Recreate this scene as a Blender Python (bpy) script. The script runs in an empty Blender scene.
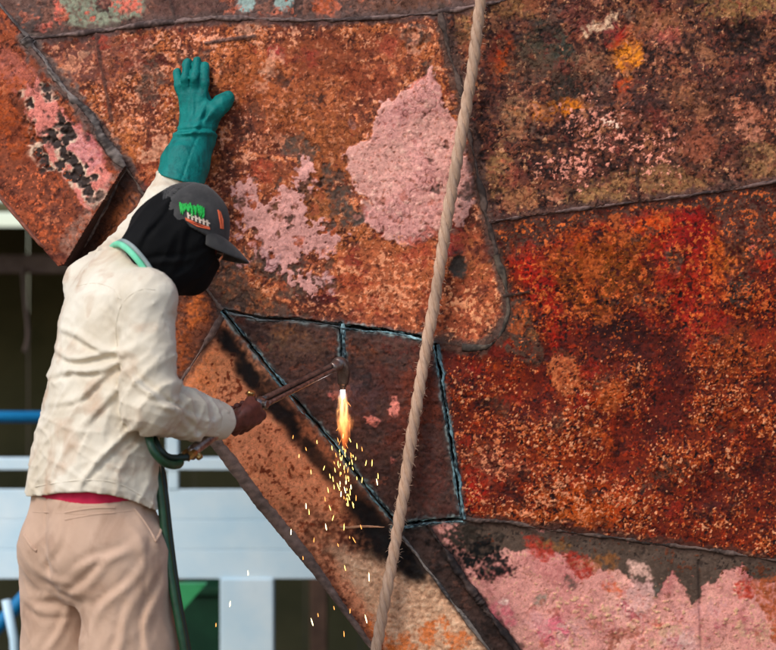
import bpy, math, random
import numpy as np
from mathutils import Vector

random.seed(7)
rng = np.random.default_rng(11)
R = math.radians
SC = bpy.context.scene
COL = SC.collection

# ------------------------------------------------------------------ camera
CAM_Y, CAM_Z, FPX = -4.0, 1.39, 1800.0        # focal length in photo pixels (776 wide)
cam_d = bpy.data.cameras.new('camera')
cam = bpy.data.objects.new('camera', cam_d)
COL.objects.link(cam)
cam.location = (0, CAM_Y, CAM_Z)
cam.rotation_euler = (R(90), 0, 0)
cam_d.sensor_width = 36
cam_d.lens = 36 * FPX / 776
cam_d.clip_end = 2000
cam_d.dof.use_dof = True
cam_d.dof.focus_distance = 4.40
cam_d.dof.aperture_fstop = 2.9
SC.camera = cam

# ------------------------------------------------------------------ world, sun, exposure
SUN_DIR = Vector((0.50, 0.62, -0.80)).normalized()      # the way the light travels
world = bpy.data.worlds.new('World')
SC.world = world
world.use_nodes = True
wn = world.node_tree.nodes
bg = wn.get('Background') or wn.new('ShaderNodeBackground')
sky = wn.new('ShaderNodeTexSky')
sky.sky_type = 'NISHITA'
sky.sun_disc = False
sky.sun_elevation = math.asin(-SUN_DIR.z)
sky.sun_rotation = math.atan2(-SUN_DIR.x, -SUN_DIR.y)
sky.dust_density = 1.6
sky.air_density = 1.2
world.node_tree.links.new(sky.outputs[0], bg.inputs[0])
bg.inputs[1].default_value = 0.125
sun_d = bpy.data.lights.new('sun', 'SUN')
sun_d.energy = 1.35
sun_d.angle = R(24)
sun_d.color = (1.0, 0.95, 0.88)
sun = bpy.data.objects.new('sun', sun_d)
COL.objects.link(sun)
sun.rotation_euler = SUN_DIR.to_track_quat('-Z', 'Y').to_euler()
SC.view_settings.view_transform = 'Standard'
SC.view_settings.look = 'None'
SC.view_settings.gamma = 1
SC.view_settings.use_curve_mapping = False
SC.view_settings.exposure = 0.68

# ------------------------------------------------------------------ helpers
def P(px, py, Y):
    """photo pixel at depth Y -> world point"""
    d = Y - CAM_Y
    return np.array([(px - 388) / FPX * d, Y, CAM_Z - (py - 325) / FPX * d])

def lin(c):
    c = np.asarray(c, dtype=float) / 255.0
    return np.where(c <= 0.04045, c / 12.92, ((c + 0.055) / 1.055) ** 2.4)

def rgba(c):
    return tuple(lin(c)) + (1.0,)

def tag(o, label=None, cat=None, group=None, kind=None):
    if label: o['label'] = label
    if cat: o['category'] = cat
    if group: o['group'] = group
    if kind: o['kind'] = kind
    return o

def empty(name, loc):
    o = bpy.data.objects.new(name, None)
    o.empty_display_size = 0.1
    COL.objects.link(o)
    o.location = Vector(loc)
    return o

def mesh_obj(name, verts, faces, mat, parent=None, smooth=True, col=None, attrs=None):
    """verts in world coordinates; one mesh object, parented without moving"""
    me = bpy.data.meshes.new(name)
    verts = np.asarray(verts, dtype=np.float32).reshape(-1, 3)
    if isinstance(faces, np.ndarray):
        n, k = faces.shape
        me.vertices.add(len(verts)); me.vertices.foreach_set('co', verts.ravel())
        me.loops.add(n * k); me.loops.foreach_set('vertex_index', faces.astype(np.int32).ravel())
        me.polygons.add(n)
        me.polygons.foreach_set('loop_start', np.arange(0, n * k, k, dtype=np.int32))
        me.update(calc_edges=True)
        me.validate()
    else:
        me.from_pydata(verts.tolist(), [], faces)
    if smooth:
        me.polygons.foreach_set('use_smooth', np.ones(len(me.polygons), dtype=bool))
    if col is not None:
        a = me.attributes.new('col', 'FLOAT_COLOR', 'POINT')
        c4 = np.ones((len(verts), 4), dtype=np.float32); c4[:, :3] = col
        a.data.foreach_set('color', c4.ravel())
    for k_, v_ in (attrs or {}).items():
        v_ = np.asarray(v_, dtype=np.float32)
        if v_.ndim == 1:
            a = me.attributes.new(k_, 'FLOAT', 'POINT'); a.data.foreach_set('value', v_)
        else:
            a = me.attributes.new(k_, 'FLOAT_VECTOR', 'POINT'); a.data.foreach_set('vector', v_.ravel())
    me.materials.append(mat)
    o = bpy.data.objects.new(name, me)
    COL.objects.link(o)
    if parent is not None:
        o.parent = parent
        off = Vector((0, 0, 0)); p_ = parent
        while p_ is not None:
            off += p_.location; p_ = p_.parent
        o.location = -off
    return o

def mat_new(name):
    m = bpy.data.materials.new(name)
    m.use_nodes = True
    nt = m.node_tree
    return m, nt, nt.nodes['Principled BSDF']

def noise_mat(name, c1, c2, scale=20, rough=0.7, metal=0.0, bump=0.2, bscale=200, bdist=0.002, c3=None, spec=0.3, detail=5):
    m, nt, b = mat_new(name)
    N, L = nt.nodes, nt.links
    tc = N.new('ShaderNodeTexCoord')
    n1 = N.new('ShaderNodeTexNoise'); n1.inputs['Scale'].default_value = scale; n1.inputs['Detail'].default_value = detail
    n1.inputs['Roughness'].default_value = 0.6
    L.new(tc.outputs['Object'], n1.inputs['Vector'])
    cr = N.new('ShaderNodeValToRGB')
    cr.color_ramp.elements[0].position = 0.35; cr.color_ramp.elements[0].color = rgba(c1)
    cr.color_ramp.elements[1].position = 0.65; cr.color_ramp.elements[1].color = rgba(c2)
    if c3 is not None:
        e = cr.color_ramp.elements.new(0.82); e.color = rgba(c3)
    L.new(n1.outputs['Fac'], cr.inputs['Fac'])
    L.new(cr.outputs['Color'], b.inputs['Base Color'])
    b.inputs['Roughness'].default_value = rough
    b.inputs['Metallic'].default_value = metal
    b.inputs['Specular IOR Level'].default_value = spec
    if bump:
        n2 = N.new('ShaderNodeTexNoise'); n2.inputs['Scale'].default_value = bscale; n2.inputs['Detail'].default_value = 3
        L.new(tc.outputs['Object'], n2.inputs['Vector'])
        bp = N.new('ShaderNodeBump'); bp.inputs['Strength'].default_value = bump; bp.inputs['Distance'].default_value = bdist
        L.new(n2.outputs['Fac'], bp.inputs['Height'])
        L.new(bp.outputs['Normal'], b.inputs['Normal'])
    return m

# gradient noise -------------------------------------------------------
_perm = np.random.default_rng(3).permutation(512).astype(np.int32)
_perm = np.concatenate([_perm, _perm, _perm])
_g2 = np.random.default_rng(4).normal(size=(512, 2)); _g2 /= np.linalg.norm(_g2, axis=1)[:, None]
_g3 = np.random.default_rng(5).normal(size=(512, 3)); _g3 /= np.linalg.norm(_g3, axis=1)[:, None]
_g2 = _g2.astype(np.float32); _g3 = _g3.astype(np.float32)

def n2(x, y, seed=0):
    x = np.asarray(x, np.float32) + seed * 17.3; y = np.asarray(y, np.float32) - seed * 9.7
    xi = np.floor(x).astype(np.int32); yi = np.floor(y).astype(np.int32)
    xf = x - xi; yf = y - yi
    u = xf * xf * xf * (xf * (xf * 6 - 15) + 10); v = yf * yf * yf * (yf * (yf * 6 - 15) + 10)
    def g(dx, dy):
        h = _perm[_perm[(xi + dx) & 511] + ((yi + dy) & 511)]
        gg = _g2[h]
        return gg[..., 0] * (xf - dx) + gg[..., 1] * (yf - dy)
    a = g(0, 0) * (1 - u) + g(1, 0) * u
    b = g(0, 1) * (1 - u) + g(1, 1) * u
    return (a * (1 - v) + b * v) * 1.5

def n3(p, s, seed=0):
    x = p[0] * s[0] + seed * 13.1; y = p[1] * s[1] + seed * 7.7; z = p[2] * s[2] - seed * 5.3
    xi = np.floor(x).astype(np.int32); yi = np.floor(y).astype(np.int32); zi = np.floor(z).astype(np.int32)
    xf = (x - xi).astype(np.float32); yf = (y - yi).astype(np.float32); zf = (z - zi).astype(np.float32)
    f = lambda t: t * t * t * (t * (t * 6 - 15) + 10)
    u, v, w = f(xf), f(yf), f(zf)
    def g(dx, dy, dz):
        h = _perm[_perm[_perm[(xi + dx) & 511] + ((yi + dy) & 511)] + ((zi + dz) & 511)]
        gg = _g3[h]
        return gg[..., 0] * (xf - dx) + gg[..., 1] * (yf - dy) + gg[..., 2] * (zf - dz)
    l = lambda a, b, t: a + (b - a) * t
    return 1.5 * l(l(l(g(0,0,0), g(1,0,0), u), l(g(0,1,0), g(1,1,0), u), v), l(l(g(0,0,1), g(1,0,1), u), l(g(0,1,1), g(1,1,1), u), v), w)

def sstep(a, b, x):
    t = np.clip((x - a) / (b - a), 0, 1)
    return t * t * (3 - 2 * t)

# tubes and lathes ------------------------------------------------------
def frames(path):
    path = np.asarray(path, float)
    t = np.gradient(path, axis=0); t /= np.linalg.norm(t, axis=1)[:, None] + 1e-12
    ref = np.array([0.0, -1.0, 0.05])
    n = np.zeros_like(path)
    a = ref - t[0] * ref.dot(t[0])
    if np.linalg.norm(a) < 0.2:
        a = np.array([1.0, 0, 0]) - t[0] * t[0][0]
    n[0] = a / np.linalg.norm(a)
    for i in range(1, len(path)):
        a = n[i-1] - t[i] * n[i-1].dot(t[i]); n[i] = a / (np.linalg.norm(a) + 1e-12)
    return t, n, np.cross(t, n)

def tube_geo(path, rad, sides=10, caps=True, lump=None):
    path = np.asarray(path, float); m = len(path)
    rad = np.broadcast_to(np.asarray(rad, float), (m,))
    t, n, b = frames(path)
    ang = np.linspace(0, 2 * np.pi, sides, endpoint=False)
    rr = rad[:, None] * np.ones(sides)[None]
    if lump is not None: rr = rr * lump(m, sides)
    v = path[:, None] + rr[..., None] * (np.cos(ang)[None, :, None] * n[:, None] + np.sin(ang)[None, :, None] * b[:, None])
    v = v.reshape(-1, 3)
    f = []
    for i in range(m - 1):
        for j in range(sides):
            k = (j + 1) % sides
            f.append((i*sides+j, i*sides+k, (i+1)*sides+k, (i+1)*sides+j))
    if caps:
        f.append(tuple(range(sides - 1, -1, -1)))
        f.append(tuple((m-1)*sides + j for j in range(sides)))
    return v, f

def smooth_path(pts, n):
    """Catmull-Rom through points, n samples"""
    pts = np.asarray(pts, float)
    q = np.vstack([2*pts[0]-pts[1], pts, 2*pts[-1]-pts[-2]])
    seg = np.linalg.norm(np.diff(pts, axis=0), axis=1); cum = np.concatenate([[0], np.cumsum(seg)])
    out = []
    for s in np.linspace(0, cum[-1] - 1e-9, n):
        i = min(np.searchsorted(cum, s, side='right') - 1, len(seg) - 1)
        t = (s - cum[i]) / seg[i]
        p0, p1, p2, p3 = q[i], q[i+1], q[i+2], q[i+3]
        out.append(0.5 * ((2*p1) + (-p0+p2)*t + (2*p0-5*p1+4*p2-p3)*t*t + (-p0+3*p1-3*p2+p3)*t**3))
    return np.array(out)

def merge(*geos):
    V, F, o = [], [], 0
    for v, f in geos:
        V.append(np.asarray(v, float).reshape(-1, 3)); F += [tuple(i + o for i in q) for q in f]; o += len(V[-1])
    return np.vstack(V), F

def box_geo(cx, cy, cz, sx, sy, sz, bev=0.0, M=None):
    x, y, z = sx/2, sy/2, sz/2
    if bev <= 0:
        v = np.array([(a, b, c) for a in (-x, x) for b in (-y, y) for c in (-z, z)])
        f = [(0,1,3,2), (4,6,7,5), (0,4,5,1), (2,3,7,6), (0,2,6,4), (1,5,7,3)]
    else:
        v = []; 
        for zz, k in ((-z, bev), (-z+bev, 0), (z-bev, 0), (z, bev)):
            X, Y = x-k, y-k
            b2 = bev
            v += [(-X+b2,-Y,zz),(X-b2,-Y,zz),(X,-Y+b2,zz),(X,Y-b2,zz),(X-b2,Y,zz),(-X+b2,Y,zz),(-X,Y-b2,zz),(-X,-Y+b2,zz)]
        v = np.array(v); f = []
        for i in range(3):
            for j in range(8):
                k = (j+1) % 8
                f.append((i*8+j, i*8+k, (i+1)*8+k, (i+1)*8+j))
        f.append(tuple(range(7,-1,-1))); f.append(tuple(range(24,32)))
    if M is not None: v = v @ np.asarray(M, float).T
    return v + np.array([cx, cy, cz]), f

def dir_box(a, b, w, d, bev=0.004, up=(0, 1, 0)):
    """beam from a to b, width w across, depth d along 'up'"""
    a = np.asarray(a, float); b = np.asarray(b, float)
    t = (b - a); L = np.linalg.norm(t); t /= L
    u = np.asarray(up, float); u = u - t * u.dot(t); u /= np.linalg.norm(u)
    s = np.cross(t, u)
    c = (a + b) / 2
    return box_geo(c[0], c[1], c[2], w, d, L, bev, np.stack([s, u, t], axis=1))

def subdivide(o, levels=1):
    m = o.modifiers.new('subsurf', 'SUBSURF'); m.levels = levels; m.render_levels = levels
# ------------------------------------------------------------------ ship hull: the surface the plates lie on
HT, HB, HY = 0.12, 0.10, 0.47
HN = np.array([-HT, -1.0, -HB]); HN /= np.linalg.norm(HN)

def HP(u, v, h=0.0):
    """point of the hull's plane (u, v across the plate), h metres proud of it"""
    u = np.asarray(u, float); v = np.asarray(v, float)
    a = (u - 388) / FPX; b = (v - 325) / FPX
    d = (HY - CAM_Y) / (1 + HT * a - HB * b)
    p = np.stack([a * d, d + CAM_Y, CAM_Z - b * d], axis=-1)
    return p + np.asarray(h, float)[..., None] * HN

SIL = [(-900,-858), (0,195), (60,266), (213,445), (254,500), (316,576), (370,648), (470,775), (556,884)]
DIAG = [(-300,-360), (0,4), (30,42), (60,80), (95,125), (126,167), (205,285), (222,310)]
S1 = [(30,38), (90,32), (150,24), (230,18), (330,20), (420,14), (476,6), (560,-12), (1700,-240)]
S2 = [(440,13), (452,60), (462,95), (472,145), (480,185), (488,222), (496,255), (505,285), (508,310), (501,333), (485,347), (462,347), (437,343)]
S3 = [(488,222), (540,214), (600,206), (690,195), (776,182), (1700,60)]
S4 = [(222,310), (260,318), (300,320), (340,326), (385,331), (425,338), (437,343)]
S5 = [(222,310), (260,358), (300,406), (330,440), (365,485), (398,526)]
S6 = [(435,345), (441,375), (449,430), (457,480), (463,519)]
S7 = [(394,528), (420,522), (463,519)]
S8 = [(463,519), (510,523), (560,531), (640,541), (700,549), (776,560), (1700,700)]
S9 = [(222,316), (205,345), (190,368), (176,390), (160,412)]
STR_L = [(398,527), (402,536), (450,598), (490,650), (660,880)]
STR_R = [(428,524), (470,588), (517,650), (700,880)]
PLATES = {
 'corner': DIAG[:6] + [(66,264)] + [(60,266), (0,195), (-900,-858), (-900,-1300)],
 'top': [(-900,-1300), (-300,-360), (0,4), (30,42)] + S1[:] + [(1700,-1300)],
 'upper_right': [(440,13), (476,6), (560,-12), (1700,-240), (1700,60)] + S3[::-1][1:] + S2[:6][::-1][1:],
 'right': S3 + S8[::-1] + S6[::-1] + S2[5:][::-1],
 'cut': S4 + S6 + S7[::-1] + S5[::-1],
 'strip': STR_L + STR_R[::-1],
 'bottom_right': [(428,524)] + S7[1:] + S8 + [(1700,1300), (700,1300)] + STR_R[::-1],
 'gap': [(126,167), (205,285), (222,310)] + S9 + [(150,425), (185,413), (60,266), (66,264)],
 'main': [(30,42), (60,80), (95,125), (126,167), (205,285), (222,310)] + S4[1:] + S2[::-1] + S1[:6][::-1],
}

def poly_sd(U, V, pts):
    pts = np.asarray(pts, float)
    d = np.full(U.shape, 1e18); s = np.ones(U.shape)
    n = len(pts)
    for i in range(n):
        a, b = pts[i], pts[i-1]
        e = b - a; wx = U - a[0]; wy = V - a[1]
        t = np.clip((wx*e[0] + wy*e[1]) / (e.dot(e) + 1e-12), 0, 1)
        dx = wx - e[0]*t; dy = wy - e[1]*t
        d = np.minimum(d, dx*dx + dy*dy)
        c1 = V >= a[1]; c2 = V < b[1]; c3 = e[0]*wy > e[1]*wx
        s = np.where((c1 & c2 & c3) | (~c1 & ~c2 & ~c3), -s, s)
    return np.sqrt(d) * s

def line_d(U, V, pts):
    d = np.full(U.shape, 1e18)
    for i in range(len(pts) - 1):
        a = np.array(pts[i], float); e = np.array(pts[i+1], float) - a
        wx = U - a[0]; wy = V - a[1]
        t = np.clip((wx*e[0] + wy*e[1]) / (e.dot(e) + 1e-12), 0, 1)
        d = np.minimum(d, (wx - e[0]*t)**2 + (wy - e[1]*t)**2)
    return np.sqrt(d)

def grow(a, b, first):
    out = [a]; s = first
    while abs(out[-1] - a) < abs(b - a):
        out.append(out[-1] + math.copysign(s, b - a)); s *= 1.22
    out[-1] = b
    return out[1:]

STEP = 0.88
ul = np.arange(-36, 812 + STEP, STEP); vl = np.arange(-36, 686 + STEP, STEP)
ul = np.concatenate([grow(ul[0], -900, 1.5)[::-1], ul, grow(ul[-1], 1700, 1.5)])
vl = np.concatenate([grow(vl[0], -1300, 1.5)[::-1], vl, grow(vl[-1], 884, 1.5)])
UU, VV = np.meshgrid(ul, vl, indexing='ij')
NU, NV = UU.shape
U = UU.ravel().copy(); V = VV.ravel().copy()

# which plate each cell belongs to, and the outline of the bow
cu = ((UU[:-1,:-1] + UU[1:,1:]) / 2).ravel(); cv = ((VV[:-1,:-1] + VV[1:,1:]) / 2).ravel()
cell_plate = np.full(cu.shape, -1)
PN = list(PLATES)
for k, nm in enumerate(PN):
    pts = np.array(PLATES[nm], float)
    lo, hi = pts.min(0), pts.max(0)
    idx = np.nonzero((cell_plate < 0) & (cu >= lo[0]) & (cu <= hi[0]) & (cv >= lo[1]) & (cv <= hi[1]))[0]
    ins = poly_sd(cu[idx], cv[idx], pts) < 0
    cell_plate[idx[ins]] = k
silu = np.interp(cv, [p[1] for p in SIL], [p[0] for p in SIL])
PLATES['stem'] = [(222,310)] + S5[1:] + STR_L[1:] + SIL[::-1][:6] + [(185,413), (150,425)] + S9[::-1]
PN.append('stem')
idx = np.nonzero(cell_plate < 0)[0]
cell_plate[idx[poly_sd(cu[idx], cv[idx], np.array(PLATES['stem'], float)) < 0]] = len(PN) - 1
cp2 = cell_plate.reshape(NU-1, NV-1)
for _ in range(60):                                # slivers between outlines go to a neighbouring plate
    if (cp2 >= 0).all(): break
    for ax in (0, 1):
        for sh in (1, -1):
            nb_ = np.roll(cp2, sh, ax); cp2 = np.where(cp2 < 0, nb_, cp2)
cell_plate = cp2.ravel()
cell_plate[cu < silu - 0.3] = -1
# snap verts lying outside the outline onto it
sil_v = np.interp(V, [p[1] for p in SIL], [p[0] for p in SIL])
U = np.where(U < sil_v, np.maximum(U, sil_v), U)

# plate under each vertex (for base colours)
vp = np.full(U.shape, len(PN) - 1)
vdone = np.zeros(U.shape, bool)
for k, nm in enumerate(PN[:-1]):
    pts = np.array(PLATES[nm], float); lo, hi = pts.min(0) - 1, pts.max(0) + 1
    idx = np.nonzero(~vdone & (U >= lo[0]) & (U <= hi[0]) & (V >= lo[1]) & (V <= hi[1]))[0]
    ins = poly_sd(U[idx], V[idx], pts) < 0.3
    vp[idx[ins]] = k; vdone[idx[ins]] = True

# noise fields shared by all layers
wx = n2(U/38, V/38, 1)*9 + n2(U/14, V/14, 2)*4
wy = n2(U/38, V/38, 3)*9 + n2(U/14, V/14, 4)*4
A80 = n2(U/80, V/80, 5); A40 = n2(U/40, V/40, 6)
A20 = n2((U+wx*.6)/20, (V+wy*.6)/20, 7); A10 = n2((U+wx*.4)/10, (V+wy*.4)/10, 8)
A5 = n2(U/5.2, V/5.2, 9); A3 = n2(U/3.1, V/3.1, 10)
B20 = n2((U+wy)/22, (V-wx)/22, 12); B10 = n2(U/11, V/11, 13); B5 = n2((U+wx*.3)/6, (V+wy*.3)/5, 14); B3 = n2(U/3.3, V/3.3, 15)
C7 = n2((U+V*.35)/7.5, (V-U*.25)/5.0, 16)
WH = rng.normal(size=U.shape)

C = np.zeros((len(U), 3)); H = np.zeros(len(U))
FB = A20*.5 + A10*.35 + A5*.25          # edge fractal
base = {'corner': (138,80,60), 'top': (112,84,78), 'upper_right': (98,64,54), 'right': (122,52,30), 'cut': (84,60,56),
        'strip': (72,54,50), 'bottom_right': (200,136,130), 'gap': (112,76,62), 'main': (150,80,46), 'stem': (210,144,112)}
for k, nm in enumerate(PN):
    C[vp == k] = lin(base[nm])

ALL = np.arange(len(U))
def box_idx(x0, y0, x1, y1, m=20):
    return np.nonzero((U > x0-m) & (U < x1+m) & (V > y0-m) & (V < y1+m))[0]

def lay(idx, m, col, dh=0.0, h_set=False):
    """mix a colour in by mask m; dh metres of thickness"""
    c = lin(col)
    C[idx] = C[idx] * (1 - m[:, None]) + c * m[:, None]
    H[idx] += m * dh

def blob(pts, col, a=7, f=3, soft=2.0, dh=0.0, op=1.0, only=None, extra=None):
    pts = np.array(pts, float); lo, hi = pts.min(0), pts.max(0)
    i = box_idx(lo[0], lo[1], hi[0], hi[1], 24)
    sd = poly_sd(U[i], V[i], pts) + a*(A20[i]*.8 + A10[i]*.6) + f*(A5[i] + .6*A3[i])
    if extra is not None: sd = sd + extra[i]
    m = sstep(soft, -soft, sd) * op
    if op < 1: m = m * np.clip(.80 + .55*B5[i] + .5*A3[i] + .35*A10[i], .15, 1)
    if only is not None: m = m * np.isin(vp[i], [PN.index(q) for q in only])
    lay(i, m, col, dh)

def ell(cx, cy, rx, ry, col, rot=0, a=5, f=3, soft=2.5, dh=0.0, op=1.0, only=None, extra=None):
    r = max(rx, ry); i = box_idx(cx-r, cy-r, cx+r, cy+r, 24)
    c, s = math.cos(R(rot)), math.sin(R(rot))
    x = (U[i]-cx)*c + (V[i]-cy)*s; y = -(U[i]-cx)*s + (V[i]-cy)*c
    sd = (np.sqrt((x/rx)**2 + (y/ry)**2) - 1) * min(rx, ry) + a*1.25*(B20[i]*.8 + B10[i]*.8) + f*1.3*(B5[i] + .7*A3[i])
    if extra is not None: sd = sd + extra[i]
    m = sstep(soft, -soft, sd) * op
    if op < 1: m = m * np.clip(.80 + .6*A5[i] + .5*B3[i] + .35*A10[i], .12, 1)
    if only is not None: m = m * np.isin(vp[i], [PN.index(q) for q in only])
    lay(i, m, col, dh)

def region(cx, cy, rx, ry, rot=0):
    c, s = math.cos(R(rot)), math.sin(R(rot))
    x = (U-cx)*c + (V-cy)*s; y = -(U-cx)*s + (V-cy)*c
    return np.clip(1.25 - np.sqrt((x/rx)**2 + (y/ry)**2), 0, 1)

def flecks(w, noise, thr, col, dh, soft=.12, only=None):
    i = np.nonzero(w > 0.02)[0]
    if only is not None: i = i[np.isin(vp[i], [PN.index(q) for q in only])]
    m = sstep(thr, thr + soft, noise[i] - (1 - w[i]) * .6)
    lay(i, m*np.clip(.85 + .5*A10[i], .35, 1), col, dh*.55)

def mottle(nm, fields):
    sel = np.nonzero(np.isin(vp, [PN.index(q) for q in (nm if isinstance(nm, tuple) else (nm,))]))[0]
    for noise, thr, soft, col, dh, op in fields:
        m = sstep(thr, thr + soft, noise[sel]) * op
        lay(sel, m, col, dh)

F1 = A20*.6 + A10*.4 + A5*.4 + A3*.25
F2 = B20*.6 + B10*.4 + B5*.4 + B3*.25
F3 = C7*.6 + B5*.35 + A3*.4
F4 = A5*.7 + A3*.5 + B10*.3
F5 = n2((U+wx*.25)/4.6, (V+wy*.25)/4.2, 81)*.75 + n2(U/2.1, V/2.1, 82)*.55 + n2((U-wy*.4)/12, (V+wx*.4)/11, 83)*.6 + B3*.25
F6 = A80*.8 + A40*.5 + A20*.3
# ---- generic mottling of each plate
mottle('main', [(F6, .05, .3, (180,100,46), 0, .9), (-F6, .08, .3, (132,68,44), 0, .9), (F1, .20, .12, (104,58,44), -.0006, .8), (F2, .28, .12, (204,120,70), .0006, .85), (-F2, .34, .12, (156,66,38), 0, .7),
                (F4, .32, .12, (112,48,34), -.0006, .75), (F5, .38, .12, (218,150,108), .0005, .85), (-F5, .42, .12, (94,42,32), -.0006, .8)])
mottle('upper_right', [(F1, .06, .12, (66,44,41), -.0008, .9), (F2, .14, .12, (124,78,60), .0006, .75), (F6, .2, .3, (116,66,56), 0, .6), (-F1, .32, .1, (152,106,78), .0008, .8),
                (F4, .34, .1, (52,36,34), -.0010, .85), (-F2, .3, .12, (124,62,54), 0, .7), (F5, .52, .12, (190,150,116), .0006, .7), (-F4, .55, .15, (96,88,80), 0, .5), (-F5, .42, .12, (48,32,32), -.0008, .8)])
mottle('right', [(F6, .1, .3, (144,66,30), 0, .8), (-F6, .1, .3, (108,40,26), 0, .8), (F1, .2, .12, (82,32,24), -.001, .8), (F2, .28, .12, (160,62,34), .0005, .75), (F4, .30, .12, (80,30,22), -.0010, .8)])
mottle('cut', [(F1, .05, .3, (72,52,50), -.0012, .8), (F2, .15, .3, (104,70,60), .001, .6), (F4, .4, .2, (58,42,42), -.001, .7), (F6, .2, .3, (104,52,44), 0, .6)])
mottle('stem', [(F6, .0, .4, (202,130,96), 0, .7), (F1, .34, .12, (176,102,70), -.0005, .7), (F2, .42, .1, (150,74,48), -.0006, .7), (F5, .58, .1, (128,62,44), -.0004, .8), (-F5, .5, .15, (222,164,122), .0003, .5)])
mottle('bottom_right', [(F6, .1, .35, (192,112,112), 0, .7), (-F6, .1, .35, (206,154,144), 0, .7), (F5, .52, .12, (184,146,124), .0010, .8), (F1, .45, .15, (186,100,102), 0, .5), (-F5, .55, .1, (160,112,98), -.0008, .7)])
mottle('corner', [(F6, .1, .3, (158,86,58), 0, .7), (F1, .15, .25, (112,64,52), -.0008, .8), (F2, .25, .2, (176,92,60), .0005, .8), (F4, .35, .2, (98,56,48), -.001, .7), (F5, .5, .2, (190,120,88), .0008, .6)])
mottle('top', [(F1, .1, .25, (92,74,72), -.0008, .8), (F2, .2, .25, (140,96,84), .0006, .7), (F4, .4, .2, (82,62,60), -.001, .7)])
mottle('gap', [(F1, .05, .25, (88,64,58), -.001, .8), (F2, .2, .25, (158,98,66), .0008, .7), (F4, .35, .2, (74,54,50), -.001, .7)])
mottle('strip', [(F1, .1, .2, (52,40,38), -.001, .8), (F2, .25, .2, (96,66,58), .001, .7)])

# ---- the strip above the long weld
blob([(55,-20), (150,-25), (140,14), (118,26), (88,30), (66,24)], (134,142,126), 6, 3, 3, .0008, .9, ['top'])
for x, y, rx, ry in ((45,26,9,7), (86,13,5,4), (128,6,13,9), (108,2,8,5), (92,20,4,4), (58,10,6,12), (135,-12,12,14)):
    ell(x, y, rx, ry, (214,112,98), 0, 4, 3, 2, .0006, .9, ['top'])
ell(30, 22, 20, 14, (92,78,76), -30, 5, 4, 3, .002, .8, ['top'])
for x, y, rx, ry in ((246,3,9,8), (283,3,8,8), (312,-14,14,10)):
    ell(x, y, rx, ry, (138,166,170), 0, 3, 2, 1.5, .001, 1, ['top'])
ell(325, 5, 12, 10, (178,84,48), 0, 5, 3, 3, 0, .8, ['top'])
blob([(150,-10), (240,-20), (238,14), (160,20)], (104,74,72), 6, 3, 4, 0, .6, ['top'])
ell(400, 2, 40, 12, (118,78,62), 0, 5, 3, 4, 0, .6, ['top'])

# ---- corner plate: pink paint with chips
blob([(26,84), (40,82), (56,98), (74,120), (92,146), (108,170), (112,186), (98,206), (90,212), (78,188), (62,172), (44,150), (32,128)], (206,132,122), 5, 3, 1.5, .0014, 1, ['corner'])
ell(84, 150, 16, 26, (212,128,134), -35, 4, 2, 4, 0, .8, ['corner'])
blob([(-40,30), (20,52), (40,80), (26,100), (-40,60)], (176,110,100), 7, 3, 4, .0004, .6, ['corner'])
CH = [(33,104,5), (51,98,5), (65,120,4), (70,128,5), (38,122,3), (73,134,5), (33,131,3), (32,142,4), (60,145,5), (40,152,6), (66,152,6), (75,162,5), (80,171,6), (72,177,6), (86,181,5),
      (56,136,5), (28,122,3), (46,160,5), (62,165,5), (92,190,5), (48,90,4), (68,140,5), (98,176,4), (89,166,3), (102,196,5), (46,140,3), (22,96,3), (54,170,4), (94,200,4)]
for x, y, r in CH:
    ell(x + rng.normal()*1.0, y + rng.normal()*1.0, r*1.35, r*1.5, (214,198,176), 0, 3.5, 1.5, 1.2, 0, .85, ['corner'])
for x, y, r in CH:
    ell(x, y, r*.95, r*1.1, (70,62,60), 0, 3, 1.8, 1, -.003, 1, ['corner'])
for q in range(46):
    t = rng.random(); x = 30 + 70*t + rng.normal()*11; y = 92 + 100*t + rng.normal()*11
    ell(x, y, 1.6 + rng.random()*2.2, 1.6 + rng.random()*2.2, (74,64,60), 0, 2, 1.5, .9, -.002, .9, ['corner'])
flecks(region(40, 200, 60, 40, 50), F5, .22, (196,110,76), .0010, only=['corner'])
ell(12, 118, 20, 40, (166,82,44), -20, 7, 4, 5, 0, .75, ['corner'])
ell(20, 105, 7, 16, (96,62,52), -20, 4, 2, 3, 0, .7, ['corner'])
blob([(60,240), (110,180), (122,172), (104,206), (72,258)], (150,128,116), 4, 3, 3, 0, .65, ['corner'])

# ---- main plate
flecks(np.maximum.reduce([region(140,95,60,45), region(165,55,60,22), region(120,140,35,40), region(245,150,34,40), region(215,40,50,14), region(265,105,70,55)*.72]), F5, .12, (214,146,112), .0016, only=['main'])
blob([(40,45), (110,38), (150,40), (150,70), (110,85), (75,85)], (132,82,72), 8, 4, 4, 0, .6, ['main'])
for x, y, rx, ry, c, op in ((300,85,60,45,(166,88,36),.7), (255,75,35,28,(176,92,38),.7), (330,150,38,34,(160,88,36),.75), (330,60,40,20,(140,66,34),.7), (370,80,26,22,(160,74,40),.7),
        (275,180,30,22,(170,86,44),.6), (395,60,24,24,(154,76,44),.6), (320,210,26,30,(156,92,40),.75), (190,160,28,14,(186,104,40),.8), (150,170,20,26,(168,78,40),.6), (130,135,10,22,(196,112,44),.8)):
    ell(x, y, rx, ry, c, 0, 10, 4, 8, 0, op, ['main'])
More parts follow.
